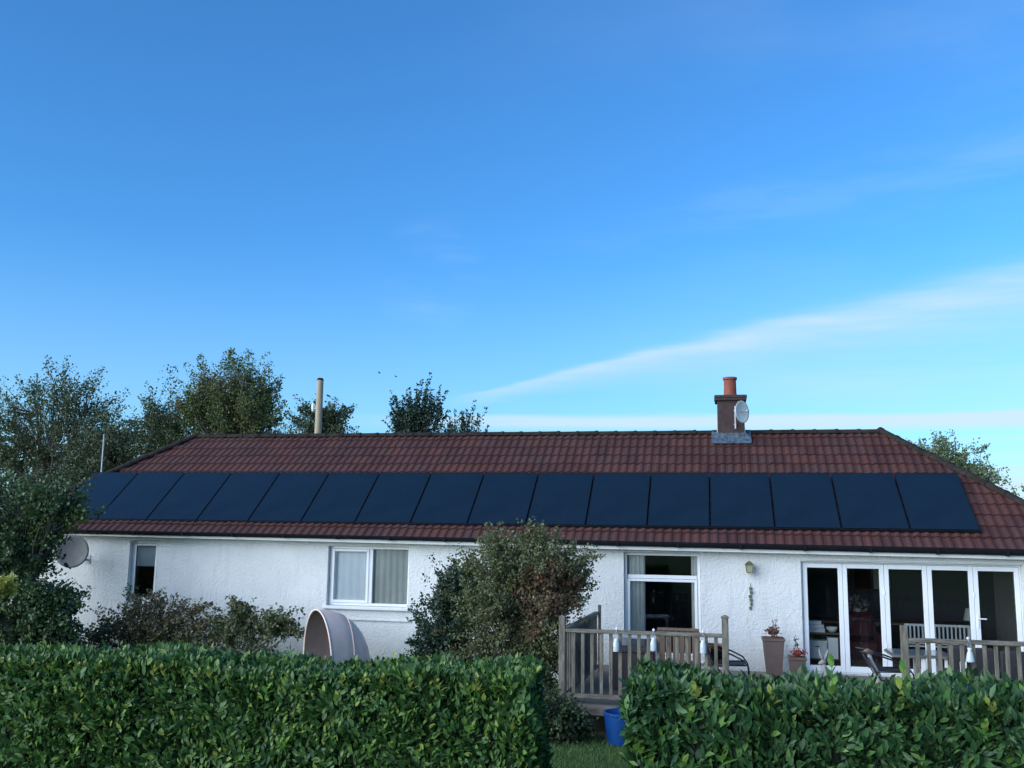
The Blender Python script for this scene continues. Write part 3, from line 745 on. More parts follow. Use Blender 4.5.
t = thing('wall_lantern', (14.53, -.1, 1.9), 'small brass wall lantern on the white wall beside the folding doors', 'lantern')
c = (14.53, -.25)
MB().frustum(*c, 1.80, 1.93, .045, .045, .062, .062).build('lamp_glass', 'lamp_glass', t)
m_ = MB().frustum(*c, 1.932, 1.985, .085, .085, .03, .03).frustum(*c, 1.986, 2.0, .012, .012, .012, .012).box(c[0]-.05, c[0]+.05, c[1]-.05, c[1]+.05, 1.785, 1.799)
for sx in (-1, 1):
    for sy in (-1, 1): m_.tube([(c[0]+sx*.048, c[1]+sy*.048, 1.80), (c[0]+sx*.065, c[1]+sy*.065, 1.932)], .006, 6)
m_.build('lantern_frame', 'lantern_brass', t)
MB().box(14.49, 14.57, YW-.014, YW-.001, 1.80, 1.97, .003).tube([(14.53, YW-.014, 1.90), (14.53, -.15, 1.93), (14.53, -.19, 1.90)], .009, 6).build('bracket', 'lantern_brass', t)
t = thing('wall_ornament', (14.55, -.11, 1.3), 'slim green wall ornament hanging below the brass lantern', 'ornament')
m_ = MB()
for k in range(6):
    z = 1.53-k*.068; m_.frustum(14.545+.012*math.sin(k*2.2), YW-.018, z-.06, z-.006, .016, .012, .030 if k < 4 else .02, .014)
m_.build('carved_panel', 'plaque_green', t); MB().tube([(14.55, YW-.01, 1.60), (14.55, YW-.014, 1.13)], .004, 6).build('hanging_wire', 'black_tube', t)

# ------------------------------------------------------------------ deck and balustrades
DZ = .08
t = thing('deck', (14, -4.3, 0), 'raised timber deck in front of the folding doors and tall window', 'deck')
m_ = MB(); y = -4.36
while y < YW-.16: m_.box(11.70, 20.1, y, y+.115, DZ-.028, DZ, .004); y += .121
m_.build('decking', 'deck_wood', t)
MB().box(11.70, 20.1, -4.385, -4.362, -.05, DZ-.002, .003).box(11.675, 11.698, -4.36, YW-.05, -.05, DZ-.002, .003).build('fascia_board', 'weathered_rail', t)
m_ = MB()
for x in np.arange(11.8, 20, 1.3):
    for y in (-4.3, -2.2): m_.box(x, x+.09, y, y+.09, -.6, DZ-.03)
m_.build('support_post', 'weathered_wood', t)
def baluster(parent, x, y, z0, z1): MB().box(x-.025, x+.025, y-.019, y+.019, z0, z1, .004).build('baluster', 'weathered_wood', parent)
def post(parent, x, y, z1, cap=True):
    p = MB().box(x-.045, x+.045, y-.045, y+.045, DZ+.001, z1, .006).build('post', 'weathered_wood', parent)
    if cap: MB().frustum(x, y, z1+.001, z1+.018, .058, .058, .052, .052).frustum(x, y, z1+.019, z1+.04, .045, .045, .02, .02).build('post_cap', 'weathered_wood', p)
t = thing('balustrade', (12.9, -4.3, DZ), 'weathered timber balustrade on the deck in front of the tall window', 'balustrade')
post(t, 11.77, -4.3, 1.29, False); post(t, 14.05, -4.3, 1.33)
MB().box(11.817, 14.003, -4.345, -4.255, 1.065, 1.115, .008).build('top_rail', 'weathered_rail', t)
MB().box(11.817, 14.003, -4.33, -4.27, .165, .225, .006).build('bottom_rail', 'weathered_rail', t)
for k in range(16): baluster(t, 11.935+k*.1325, -4.3, .226, 1.064)
t = thing('balustrade', (18.2, -4.3, DZ), 'weathered timber balustrade on the deck in front of the folding doors', 'balustrade')
post(t, 16.385, -4.3, 1.31, False)
MB().box(16.432, 20.05, -4.345, -4.255, 1.095, 1.15, .008).build('top_rail', 'weathered_rail', t)
MB().box(16.432, 20.05, -4.33, -4.27, .165, .225, .006).build('bottom_rail', 'weathered_rail', t)
for k in range(26): baluster(t, 16.545+k*.1375, -4.3, .226, 1.094)
t = thing('balustrade', (11.77, -2.4, DZ), 'short timber side balustrade running from the deck corner to the wall, past the bush', 'balustrade')
MB().box(11.915, 11.965, -1.23, -1.18, DZ+.001, 1.22, .005).build('post', 'weathered_wood', t)
m_ = MB().add([(x, y, z) for (x, y) in ((11.75, -4.25), (11.82, -4.25), (11.86, -1.25), (11.93, -1.25)) for z in (1.055, 1.11)], [(0, 1, 3, 2), (4, 6, 7, 5), (0, 4, 5, 1), (2, 3, 7, 6), (0, 2, 6, 4), (1, 5, 7, 3)])
m_.build('top_rail', 'weathered_wood', t)
m_ = MB().add([(x, y, z) for (x, y) in ((11.76, -4.25), (11.81, -4.25), (11.87, -1.25), (11.92, -1.25)) for z in (.165, .22)], [(0, 1, 3, 2), (4, 6, 7, 5), (0, 4, 5, 1), (2, 3, 7, 6), (0, 2, 6, 4), (1, 5, 7, 3)])
m_.build('bottom_rail', 'weathered_wood', t)
for k in range(20): yk = -4.16+k*.147; baluster(t, 11.785+(yk+4.25)*.0367, yk, .221, 1.056)
# jars hung on the balustrades
def jar(x, z, label, wide=False):
    y = -4.385; t = thing('lantern_jar', (x, y, z), label, 'lantern', 'white lantern jars hung on the deck balustrades')
    k = 1.25 if wide else 1
    MB().lathe((x, y, z), [(0, 0), (.042*k*1.05, 0), (.046*k, .012), (.044 if not wide else .034, .118), (.034 if not wide else .022, .145), (.034 if not wide else .022, .15), (0, .15)], 16).build('jar', 'jar_glass', t, smooth=True)
    MB().lathe((x, y, z+.15), [(.026, 0), (.028, .02), (.015, .03), (0, .03)], 12).build('lid', 'white_enamel', t)
    zt = 1.116 if x < 15 else 1.151
    MB().tube([(x-.022, y, z+.16), (x-.02, y+.005, z+.22), (x, y+.02, zt+.008), (x+.0, y+.06, zt+.006), (x, y+.10, zt+.004)], .003, 5).tube([(x+.022, y, z+.16), (x+.02, y+.005, z+.22), (x, y+.02, zt+.008)], .003, 5).build('hanger', 'galvanised', t)
    MB().lathe((x, y+.06, zt+.003), [(0, 0), (.016, .004), (.020, .02), (.012, .036), (0, .04)], 12).build('knob', 'white_enamel', t, smooth=True)
jar(12.55, .83, 'white lantern jar on the balustrade, nearest the big bush'); jar(13.07, .86, 'white lantern jar with the brightest knob, middle of the tall-window balustrade')
jar(13.75, .85, 'white lantern jar on the balustrade, nearest the capped post'); jar(17.17, .88, 'wide white lantern jar on the balustrade before the folding doors', True)

# ------------------------------------------------------------------ things on the deck
Z = DZ+.001
def sofa(name, x0, x1, y0, y1, seat, back, label, cat, mat, face=-1, cush=None):
    t = thing(name, ((x0+x1)/2, (y0+y1)/2, DZ), label, cat)
    MB().box(x0+.08, x1-.08, y0+.001, y1-.10, Z+.05, seat, .015).build('seat', mat, t)
    by = (y1-.099, y1) if face < 0 else (y0, y0+.099)
    MB().box(x0+.001, x1-.001, by[0], by[1], Z+.05, back, .02).build('backrest', mat, t)
    for a, b in ((x0, x0+.079), (x1-.079, x1)): MB().box(a, b, y0, y1-.101, Z+.05, seat+.20, .02).build('arm', mat, t)
    for a in (x0+.02, x1-.06):
        for b in (y0+.02, y1-.06): MB().box(a, a+.04, b, b+.04, Z, Z+.049).build('leg', 'black_tube', t)
    if cush: MB().box(x0+.09, x1-.09, y0+.01, y1-.11, seat+.001, seat+.09, .03).build('cushion', cush, t)
    return t
t = thing('storage_chest', (12.66, -2.7, DZ), 'dark brown rattan storage chest behind the tall-window balustrade', 'chest')
MB().box(12.34, 12.98, -2.98, -2.45, Z, .65, .01).build('chest_body', 'rattan', t); MB().box(12.32, 13.0, -3.0, -2.43, .652, .695, .008).build('lid', 'rattan', t)
def wood_chair(x, y, label, mat, w_=.5, back=1.03):
    t = thing('garden_chair', (x, y, DZ), label, 'chair')
    MB().box(x-w_/2, x+w_/2, y-.25, y+.25, .44, .48, .008).build('seat', mat, t)
    m_ = MB()                          # back towards the camera: chair faces the house
    for k in range(6): xx = x-w_/2+.03+k*(w_-.06-.065)/5; m_.box(xx, xx+.065+.012, y-.285, y-.262, .50, back-.05, .004)
    m_.build('backrest', mat, t)
    MB().box(x-w_/2-.01, x+w_/2+.01, y-.295, y-.252, back-.048, back, .01).build('top_rail', mat, t)
    for sx in (-1, 1):
        MB().box(x+sx*w_/2-.022, x+sx*w_/2+.022, y-.29, y-.251, Z, back-.05, .004).build('leg', mat, t)
        MB().box(x+sx*w_/2-.022, x+sx*w_/2+.022, y+.21, y+.249, Z, .66, .004).build('leg', mat, t)
        MB().box(x+sx*w_/2-.028, x+sx*w_/2+.028, y-.25, y+.27, .661, .685, .006).build('arm', mat, t)
wood_chair(13.35, -2.55, 'brown high-backed garden chair, its back to the tall-window balustrade', 'brown_wood', .62, 1.03)
wood_chair(13.92, -2.35, 'low orange-brown garden chair behind the capped post', 'orange_wood', .30, .80)
t = thing('side_table', (12.68, -1.8, DZ), 'white side table close under the tall window', 'table')
MB().box(12.38, 12.98, -2.05, -1.55, .76, .80, .006).build('table_top', 'white_enamel', t)
for x in (12.39, 12.93):
    for y in (-2.04, -1.6): MB().box(x, x+.04, y, y+.04, Z, .759).build('leg', 'white_enamel', t)
def tube_chair(x, y, label, ang, s=1.0):
    t = thing('folding_chair', (x, y, DZ), label, 'chair')
    P = lambda a, b, c: (x+a*s, y+b, DZ+c)
    for sy in (-.25, .25):
        MB().tube([P(-.42, sy, .74), P(-.2, sy, .70), P(.05, sy, .62), P(.22, sy, .54), P(.29, sy, .44), P(.31, sy, .25), P(.26, sy, .012)], .012, 8).build('arm', 'black_tube', t, smooth=True)
        MB().tube([P(-.32, sy, 1.0 if ang else .66), P(-.20, sy, .42), P(.05, sy, .012)], .012, 8).build('leg', 'black_tube', t, smooth=True)
        MB().tube([P(-.25, sy, .46), P(.25, sy, .47)], .012, 8).build('seat_rail', 'black_tube', t, smooth=True)
    m_ = MB().add([P(-.23, -.24, .455), P(.24, -.24, .465), P(.24, .24, .465), P(-.23, .24, .455), P(-.23, -.24, .45), P(.24, -.24, .46), P(.24, .24, .46), P(-.23, .24, .45)], [(0, 1, 2, 3), (7, 6, 5, 4), (0, 4, 5, 1), (1, 5, 6, 2), (2, 6, 7, 3), (3, 7, 4, 0)])
    m_.build('seat', 'sling_fabric', t)
    zt = .98 if ang else .64
    MB().add([P(-.235, -.24, .47), P(-.235, .24, .47), P(-.33, .24, zt), P(-.33, -.24, zt), P(-.245, -.24, .47), P(-.245, .24, .47), P(-.34, .24, zt), P(-.34, -.24, zt)], [(0, 1, 2, 3), (7, 6, 5, 4), (0, 4, 5, 1), (1, 5, 6, 2), (2, 6, 7, 3), (3, 7, 4, 0)]).build('backrest', 'sling_fabric', t)
    return t
tube_chair(14.10, -2.9, 'black tubular chair with a curved arm showing past the capped post', 0)
t = tube_chair(16.40, -2.9, 'black tubular chair with sloping double arms before the folding doors', 0, 1.0)
# carved driftwood post standing by the chair
t = thing('driftwood_post', (16.2, -3.1, DZ), 'leaning grey-brown driftwood post beside the tubular chair', 'ornament')
MB().tube([(16.27, -3.1, Z), (16.25, -3.1, .30), (16.20, -3.1, .52), (16.12, -3.1, .70), (16.10, -3.1, .80)], [.065, .062, .045, .034, .028], 10).build('shaft', 'hare_stone', t, smooth=True)
MB().tube([(16.03, -3.12, .815), (16.08, -3.1, .83), (16.16, -3.1, .80)], [.02, .038, .022], 8).build('head', 'brown_wood', t, smooth=True)
t = thing('garden_table', (16.9, -2.7, DZ), 'glass-topped garden table with white legs behind the door-side balustrade', 'table')
MB().box(16.45, 17.25, -3.05, -2.35, .775, .79, .003).build('table_top', 'table_glass', t); MB().box(16.43, 17.27, -3.07, -2.33, .745, .774, .004).build('rim', 'weathered_rail', t)
for x in (16.86, 17.18):
    for y in (-3.0, -2.42): MB().box(x-.03, x+.03, y-.03, y+.03, Z, .744, .004).build('leg', 'white_enamel', t)
sofa('rattan_armchair', 17.12, 17.72, -3.4, -2.7, .42, .95, 'dark rattan armchair nearest the glass-topped table', 'armchair', 'rattan_dark', 1)
sofa('rattan_sofa', 17.80, 19.3, -3.4, -2.65, .42, .92, 'long dark rattan sofa at the house corner end of the deck', 'sofa', 'rattan_dark', 1)
t = thing('white_cushion', (17.32, -3.48, .6), 'small white framed card propped against the dark armchair', 'card')
t.name = 'framed_card'
MB().box(17.24, 17.36, -3.425, -3.403, .60, .78, .004).build('card_frame', 'black_tube', t); MB().box(17.255, 17.345, -3.431, -3.426, .615, .765).build('card_face', 'paper_white', t)
def planter(x, y, z0, z1, a0, a1, label):
    t = thing('planter', (x, y, z0), label, 'planter')
    MB().frustum(x, y, z0, z1, a0, a0, a1, a1).build('pot', 'planter_plastic', t)
    MB().box(x-a1-.012, x+a1+.012, y-a1-.012, y+a1+.012, z1-.035, z1+.002, .004).build('rim', 'planter_plastic', t)
    MB().box(x-a1+.01, x+a1-.01, y-a1+.01, y+a1-.01, z1+.003, z1+.012).build('compost', 'compost', t)
    return t
planter(14.885, -.7, Z, .71, .125, .180, 'tall tapered brown planter under the lantern wall')
planter(15.25, -.98, Z, .44, .105, .140, 'shorter brown planter with low red flowers by the door frame')
def potplant(x, y, z, label, n, hh, sp, leafm, sz, extra=None):
    t = thing('potted_plant', (x, y, z), label, 'plant'); m_ = MB(); pts = []
    for k in range(n):
        a = random.uniform(0, 6.28); r_ = sp*random.random()**.6; h = hh*random.uniform(.5, 1); q = V3(x+r_*math.cos(a), y+r_*math.sin(a), z+h)
        m_.tube([(x+.3*r_*math.cos(a), y+.3*r_*math.sin(a), z), tuple((q+V3(x, y, z))/2+V3(0, 0, .02)), tuple(q)], .004, 4); pts.append(q)
    m_.build('stem', 'twig_bark', t); pts = np.array(pts)
    P = np.repeat(pts, 14, 0)+rng.normal(size=(len(pts)*14, 3))*sp*.18; v, f = leaves(P, rsph(len(P))+V3(0, 0, .4), rsph(len(P)), rng.uniform(.6, 1.2, len(P))*sz, T_RHOMB); mesh_obj('foliage', v, f, leafm, t)
potplant(14.885, -.7, .724, 'spiky red-brown plant growing in the tall tapered planter', 16, .13, .12, 'dry_leaf', .055)
potplant(14.90, -.7, .724, 'thin upright stalks rising from the tall tapered planter', 4, .34, .05, 'dry_leaf', .025)
potplant(15.26, -.98, .454, 'row of small red flowers in the shorter planter', 20, .08, .13, 'petal_red', .035)
potplant(15.20, -.75, DZ, 'spindly dark plant standing behind the shorter planter', 3, .68, .10, 'low_shrub_leaf', .05)
# stone hare
t = thing('hare_statue', (15.66, -1.2, DZ), 'pale stone hare with two long upright ears on the deck', 'statue')
hx, hy = 15.66, -1.2
m_ = MB().tube([(hx+.05, hy, Z), (hx+.055, hy, .13), (hx+.04, hy, .22), (hx+.0, hy, .31), (hx-.015, hy, .37)], [.085, .10, .085, .055, .035], 14)
m_.tube([(hx+.03, hy, .40), (hx-.02, hy-.01, .405), (hx-.07, hy-.02, .38), (hx-.085, hy-.022, .37)], [.03, .045, .028, .012], 12)
for s_ in (-.035, .035): m_.tube([(hx-.03+s_*.3, hy+s_*.5, Z), (hx-.03+s_*.4, hy+s_*.5, .20)], [.024, .03], 8)
m_.build('body', 'hare_stone', t, smooth=True)
for a in (-1, 1): MB().tube([(hx+a*.012, hy, .43), (hx+a*.04, hy, .50), (hx+a*.065, hy, .58), (hx+a*.07, hy, .62)], [.015, .024, .017, .004], 8).build('ear', 'hare_stone', t, smooth=True)
# blue tub on the grass
t = thing('plastic_tub', (12.72, -4.78, -.33), 'blue plastic tub on the grass below the deck', 'tub')
MB().lathe((12.66, -4.72, -.325), [(0, 0), (.20, 0), (.225, .18), (.245, .38), (.262, .385), (.262, .41), (.235, .41), (.215, .18), (.19, .02), (0, .02)], 32).build('tub_body', 'blue_plastic', t, smooth=False)

# ------------------------------------------------------------------ hooded garden pod
t = thing('hooded_lounger', (7.5, -2.1, -.33), 'beige fabric hooded garden lounger standing under the bedroom window', 'garden lounger')
PA = R(46); pax, pla = V3(math.cos(PA), math.sin(PA), 0), V3(math.sin(PA), -math.cos(PA), 0); PO = V3(7.20, -2.25, 0)
PSEC = [(0, 1.08, .64, .06), (.16, 1.075, .61, .05), (.32, 1.03, .56, .04), (.47, .985, .55, .02), (.485, .965, .535, .02), (.62, .86, .50, .0), (.76, .70, .44, -.02), (.88, .50, .35, -.02), (.98, .22, .22, -.02)]
def pod(inner=False):
    vs = []; N = 24; k_ = .97 if inner else 1
    for (a_, h, dy, ln) in PSEC:
        for k in range(N+1):
            t_ = math.pi*k/N; zz = (h+.22)*(math.sin(t_)**.70)*k_
            vs.append(tuple(PO+pax*(a_*.93-ln*zz)+pla*(dy*math.cos(t_)*k_)+V3(0, 0, zz-.22)))
    fs = [(i*(N+1)+k, (i+1)*(N+1)+k, (i+1)*(N+1)+k+1, i*(N+1)+k+1) for i in range(len(PSEC)-1) for k in range(N)]
    e = (len(PSEC)-1)*(N+1); fs.append(tuple(e+k for k in range(N+1)))
    return vs, fs
v, f = pod(); mesh_obj('canopy', v, f, 'canopy_fabric', t, smooth=True)
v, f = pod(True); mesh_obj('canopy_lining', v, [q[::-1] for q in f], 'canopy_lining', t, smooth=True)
N = 24; rim = [pod()[0][k] for k in range(N+1)]
MB().tube(rim, .016, 8).build('front_hoop', 'canopy_fabric', t, smooth=True)
rim = [pod()[0][3*(N+1)+k] for k in range(N+1)]; MB().tube(rim, .012, 8).build('middle_hoop', 'canopy_fabric', t, smooth=True)
m_ = MB(); pr = []
for zz in (-.24, -.06):
    for k in range(28):
        t_ = 2*math.pi*k/28; m_.v.append(tuple(PO+pax*(.35+.62*math.cos(t_))+pla*(.54*math.sin(t_))+V3(0, 0, zz)))
for k in range(28): m_.f.append((k, (k+1) % 28, 28+(k+1) % 28, 28+k))
m_.f.append(tuple(range(28))[::-1]); m_.f.append(tuple(range(28, 56))); m_.build('mattress', 'canopy_fabric', t)
for (a_, b_) in ((-.1, -.35), (-.1, .35), (.8, -.3), (.8, .3)):
    q = PO+pax*a_+pla*b_; MB().tube([tuple(q+V3(0, 0, -.33)), tuple(q+V3(0, 0, -.24))], .02, 8).build('leg', 'black_tube', t)

# ------------------------------------------------------------------ hedges
def hedge(x0, x1, y0, y1, zt, size, dens, label, seed, leafm='laurel_leaf', wr=(.82, 1.2)):
    g = np.random.default_rng(seed); zb = -.3
    t = thing('hedge', ((x0+x1)/2, (y0+y1)/2, float(gz((x0+x1)/2, y0))), label, 'hedge')
    def lumps(x, z): return .035*np.sin(x*3.1+seed)+.03*np.sin(x*7.3+z*5+seed*2)+.03*np.sin(z*6.1+x*2.2)
    Ps, Ns = [], []
    def add(P, Nn): Ps.append(P); Ns.append(np.broadcast_to(Nn, P.shape).copy())
    n = int((x1-x0)*(zt-zb)*dens); x = g.uniform(x0, x1, n); z = g.uniform(zb, zt, n); dp = g.beta(1.2, 2.2, n)*.20
    rz = np.clip((z-(zt-.18))/.18, 0, 1)
    add(np.stack([x, y0+dp-lumps(x, z)+rz**2*.14, z], 1), V3(0, -1, .25))
    n = int((x1-x0)*(zt-zb)*dens*.25); x = g.uniform(x0, x1, n); z = g.uniform(zb, zt, n)
    add(np.stack([x, y1-g.random(n)*.15, z], 1), V3(0, 1, .25))
    n = int((x1-x0)*(y1-y0)*dens*1.1); x = g.uniform(x0, x1, n); y = g.uniform(y0+.05, y1, n)
    add(np.stack([x, y, zt+.03*np.sin(x*2.3+seed)+.025*np.sin(x*6+y*4)-g.beta(1, 2.5, n)*.16+g.exponential(.014, n)], 1), V3(0, -.3, 1))
    for xe, sx in ((x0, -1), (x1, 1)):
        n = int((y1-y0)*(zt-zb)*dens); y = g.uniform(y0, y1, n); z = g.uniform(zb, zt, n); rz = np.clip((z-(zt-.18))/.18, 0, 1)
        add(np.stack([xe-sx*(g.beta(1.2, 2.2, n)*.18-.04*np.sin(z*5+y*3+seed)+rz**2*.1), y, z], 1), V3(sx, -.2, .25))
    P = np.concatenate(Ps); Nn = np.concatenate(Ns); n = len(P)
    # leaves stand in sprays: neighbours share a direction
    cell = np.floor(P/V3(.13, .13, .13)).astype(int); hsh = (cell[:, 0]*73856093 ^ cell[:, 1]*19349663 ^ cell[:, 2]*83492791) % 4096
    tab = unit(g.normal(size=(4096, 3)))
    out = Nn*.55; D = out+V3(0, 0, .55)+tab[hsh]*.65+unit(g.normal(size=(n, 3)))*.65
    Nr = Nn*.9+V3(0, 0, .5)+tab[(hsh*7+3) % 4096]*.5+unit(g.normal(size=(n, 3)))*.75
    S = size*g.uniform(.65, 1.25, n)
    v, f = leaves(P, D, Nr, S, T_LAUREL, g.uniform(wr[0], wr[1], n))
    mesh_obj('foliage', v, f, leafm, t)
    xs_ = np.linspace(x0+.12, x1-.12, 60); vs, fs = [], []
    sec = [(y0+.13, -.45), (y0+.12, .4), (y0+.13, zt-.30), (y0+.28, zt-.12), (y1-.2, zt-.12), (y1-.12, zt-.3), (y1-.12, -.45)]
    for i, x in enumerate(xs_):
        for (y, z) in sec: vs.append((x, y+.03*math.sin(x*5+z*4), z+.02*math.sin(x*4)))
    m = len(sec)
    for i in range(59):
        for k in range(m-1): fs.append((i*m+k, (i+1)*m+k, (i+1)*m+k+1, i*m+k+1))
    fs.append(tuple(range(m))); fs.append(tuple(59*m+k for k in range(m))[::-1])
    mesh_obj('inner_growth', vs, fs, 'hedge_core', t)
    return t, g
def shoot(parent, x, y, z, h, size, mat, n=9, spread=1.0):
    m_ = MB(); tip = V3(x+random.uniform(-.04, .04), y, z+h); m_.tube([(x, y+.03, z-.05), tuple((V3(x, y, z)+tip)/2), tuple(tip)], [.005, .004, .002], 5)
    m_.build('shoot_stem', 'laurel_leaf_fresh', parent)
    P, D, Nn, S = [], [], [], []
    for k in range(n):
        tt = k/(n-1); a = k*2.4; o_ = V3(math.cos(a), math.sin(a), 0)
        P.append(V3(x, y, z-.02)*(1-tt)+tip*tt); D.append(o_*(.9-.55*tt)*spread+V3(0, 0, .55+.6*tt)); Nn.append(-o_*.7+V3(0, -.2, 1)); S.append(size*random.uniform(.8, 1.1)*(1-.3*tt))
    v, f = leaves(np.array(P), np.array(D), np.array(Nn), np.array(S), T_LAUREL, np.full(n, 1.15)); mesh_obj('shoot_leaf', v, f, mat, parent)
hl, g1 = hedge(4.6, 12.60, -11.25, -10.40, 1.40, .066, 4200, 'clipped laurel hedge with small leaves, on the tree side of the garden gap', 5)
hr, g2 = hedge(13.32, 18.2, -11.25, -10.40, 1.40, .094, 2900, 'clipped laurel hedge with larger leaves, in front of the deck and doors', 9, 'laurel_leaf_dark', (.66, .98))
for (px_, s, m_, h) in [(x_, .065, 'laurel_leaf_yellow' if i_ % 3 else 'laurel_leaf_fresh', .02+.012*(i_ % 3)) for i_, x_ in enumerate(np.arange(7.55, 12.4, .19)+rng.uniform(-.07, .07, 26))]+[(9.0, .07, 'laurel_leaf_yellow', .05), (8.2, .07, 'laurel_leaf_yellow', .04), (7.9, .07, 'laurel_leaf_fresh', .05), (10.1, .08, 'laurel_leaf_yellow', .03), (11.5, .08, 'laurel_leaf_yellow', .05), (12.2, .09, 'laurel_leaf_yellow', .06), (12.35, .09, 'laurel_leaf_fresh', .05), (12.5, .08, 'laurel_leaf_yellow', .03), (9.6, .07, 'laurel_leaf_yellow', .04)]:
    shoot(hl, px_, -11.2, 1.36, h, s, m_, 7)
for z in np.arange(.30, 1.40, .035): shoot(hl, 12.62+random.uniform(-.14, .03), -11.24+random.uniform(0, .40), z, .04, .08, 'laurel_leaf_yellow' if random.random() < .6 else 'laurel_leaf_fresh', 6, 1.4)
for (px_, s, m_, h, dy) in [(13.5, .09, 'laurel_leaf_fresh', .05, 0), (14.3, .09, 'laurel_leaf_yellow', .06, 0), (14.0, .09, 'laurel_leaf_fresh', .07, .1), (14.70, .12, 'laurel_leaf_fresh', .27, .08), (15.13, .12, 'laurel_leaf_yellow', .13, .05), (15.19, .12, 'laurel_leaf_fresh', .24, .08), (15.7, .1, 'laurel_leaf_yellow', .05, 0), (13.8, .1, 'laurel_leaf_yellow', .05, 0)]:
    shoot(hr, px_, -11.2+dy, 1.38, h, s, m_, 8)
for k in range(26):
    x = random.uniform(13.35, 16.4); z = random.uniform(.5, 1.3); shoot(hr, x, -11.25-.03, z, .05, .11, 'laurel_leaf_fresh' if random.random() < .8 else 'laurel_leaf_yellow', 6, 1.2)
for k in range(30):
    x = random.uniform(7.2, 12.3); z = random.uniform(.5, 1.3); shoot(hl, x, -11.25-.02, z, .03, .085, 'laurel_leaf_fresh' if random.random() < .8 else 'laurel_leaf_yellow', 5, 1.2)

# ------------------------------------------------------------------ trees and shrubs
def tree(name, label, cat, base, lobes, ncl, nlf, lsize, leafm, seed, trunk_r=.18, trunk_h=.45, bark='trunk_bark', sig=.30, group=None, droop=0., limb=1.0, upright=0., parts=('trunk', 'crown'), hollow=.55, slim=1.0):
    """lobes: ellipsoids (cx, cy, cz, rx, ry, rz, weight); branches are grown from the trunk to clusters inside them"""
    g = np.random.default_rng(seed); t = thing(name, base, label, cat, group)
    base = V3(*base); C = []
    wts = np.array([l[6] for l in lobes], float); wts /= wts.sum()
    for l, k in zip(lobes, g.multinomial(ncl, wts)):
        d_ = unit(g.normal(size=(k, 3))); r_ = hollow+(1-hollow)*g.random(k)**.7
        r_ = np.where(g.random(k) < .25, g.random(k)**.5*.8, r_)
        C.append(V3(*l[:3])+d_*r_[:, None]*V3(*l[3:6])*(1+.16*np.sin(d_[:, 0:1]*5+seed)+.12*np.sin(d_[:, 2:3]*7+seed*2)+g.normal(size=(k, 1))*.07))
    C = np.concatenate(C); C[:, 2] = np.maximum(C[:, 2], base[2]+.05)
    top = C[:, 2].max(); cen = C.mean(0)
    m_ = MB(); tz = base[2]+(top-base[2])*trunk_h
    tp = [base-V3(0, 0, .1), base+V3(.02, .0, (tz-base[2])*.35), V3(base[0]*.4+cen[0]*.6, base[1]*.4+cen[1]*.6, tz), V3(cen[0]+g.normal()*.1, cen[1], tz+(top-tz)*.55)]
    m_.tube(tp, [trunk_r*1.25, trunk_r, trunk_r*.75, trunk_r*.25], 9)
    nb = max(5, min(16, ncl//16)); idx = g.choice(len(C), nb, replace=False); B = C[idx]; own = np.argmin(((C[:, None]-B[None])**2).sum(2), 1)
    mids = []
    for b in B:
        s = g.uniform(.0, 1); st = tp[1]*(1-s)+tp[2]*s if g.random() < .5 else tp[2]*(1-s*.8)+tp[3]*s*.8
        q = st*.45+b*.55+V3(0, 0, -.06*np.linalg.norm(b-st)); e = st*.2+b*.8
        m_.tube([st, q, e], [trunk_r*.42*limb, trunk_r*.26*limb, trunk_r*.14*limb], 6); mids.append((q, e))
    for i, c_ in enumerate(C):
        q, e = mids[own[i]]; st = e if g.random() < .6 else q
        m_.tube([st, (st+c_)/2+g.normal(size=3)*.05*np.linalg.norm(c_-st), c_], [trunk_r*.12*limb, trunk_r*.08*limb, trunk_r*.03*limb], 4, False)
    m_.build(parts[0], bark, t)
    k = g.integers(int(nlf*.5), int(nlf*1.5), len(C)); P = np.repeat(C, k, 0); n = len(P)
    ci = np.repeat(np.arange(len(C)), k)
    axis = unit(C-cen+V3(0, 0, upright)*np.linalg.norm(C-cen, axis=1, keepdims=True)+g.normal(size=C.shape)*.3)   # each cluster is a spray along its twig
    sg = sig*g.uniform(.6, 1.4, len(C))
    nz = np.clip(g.normal(size=(n, 4)), -1.45, 1.45); al = nz[:, 3]*sg[ci]*1.35/slim; P = P+axis[ci]*al[:, None]+nz[:, :3]*sg[ci][:, None]*V3(.55, .55, .45)*slim*(1-.45*np.clip(al/sg[ci]/1.35, 0, 1))[:, None]
    P[:, 2] -= droop*np.abs(g.normal(size=n))*sg[ci]
    P[:, 2] = np.maximum(P[:, 2], base[2]+.02)
    D = axis[ci]*.6+unit(g.normal(size=(n, 3)))*.9-V3(0, 0, droop*.6)
    v, f = leaves(P, D, unit(g.normal(size=(n, 3)))+V3(0, -.2, .6), lsize*g.uniform(.6, 1.3, n), T_RHOMB, g.uniform(.9, 1.5, n))
    mesh_obj(parts[1], v, f, leafm, t)
    return t
TG = 'trees beyond the bungalow'
g0 = -.33
tree('deciduous_tree', 'broad loose-leaved tree at the far edge beside the hip end, behind the dark near tree', 'tree', (-17.5, 22, g0), [(-18.3, 22, 7.2, 2.4, 2, 2.4, 1), (-15.9, 22, 7.4, 2.0, 2, 2.3, 1), (-20.6, 22, 6.6, 1.8, 2, 2.6, .7), (-17.5, 22, 4.2, 3.5, 2.2, 2.2, 1.7), (-14.0, 22, 6.2, 1.5, 1.5, 1.7, .5)], 500, 76, .115, 'far_tree_leaf', 11, .3, .4, sig=.33, group=TG, hollow=.35)
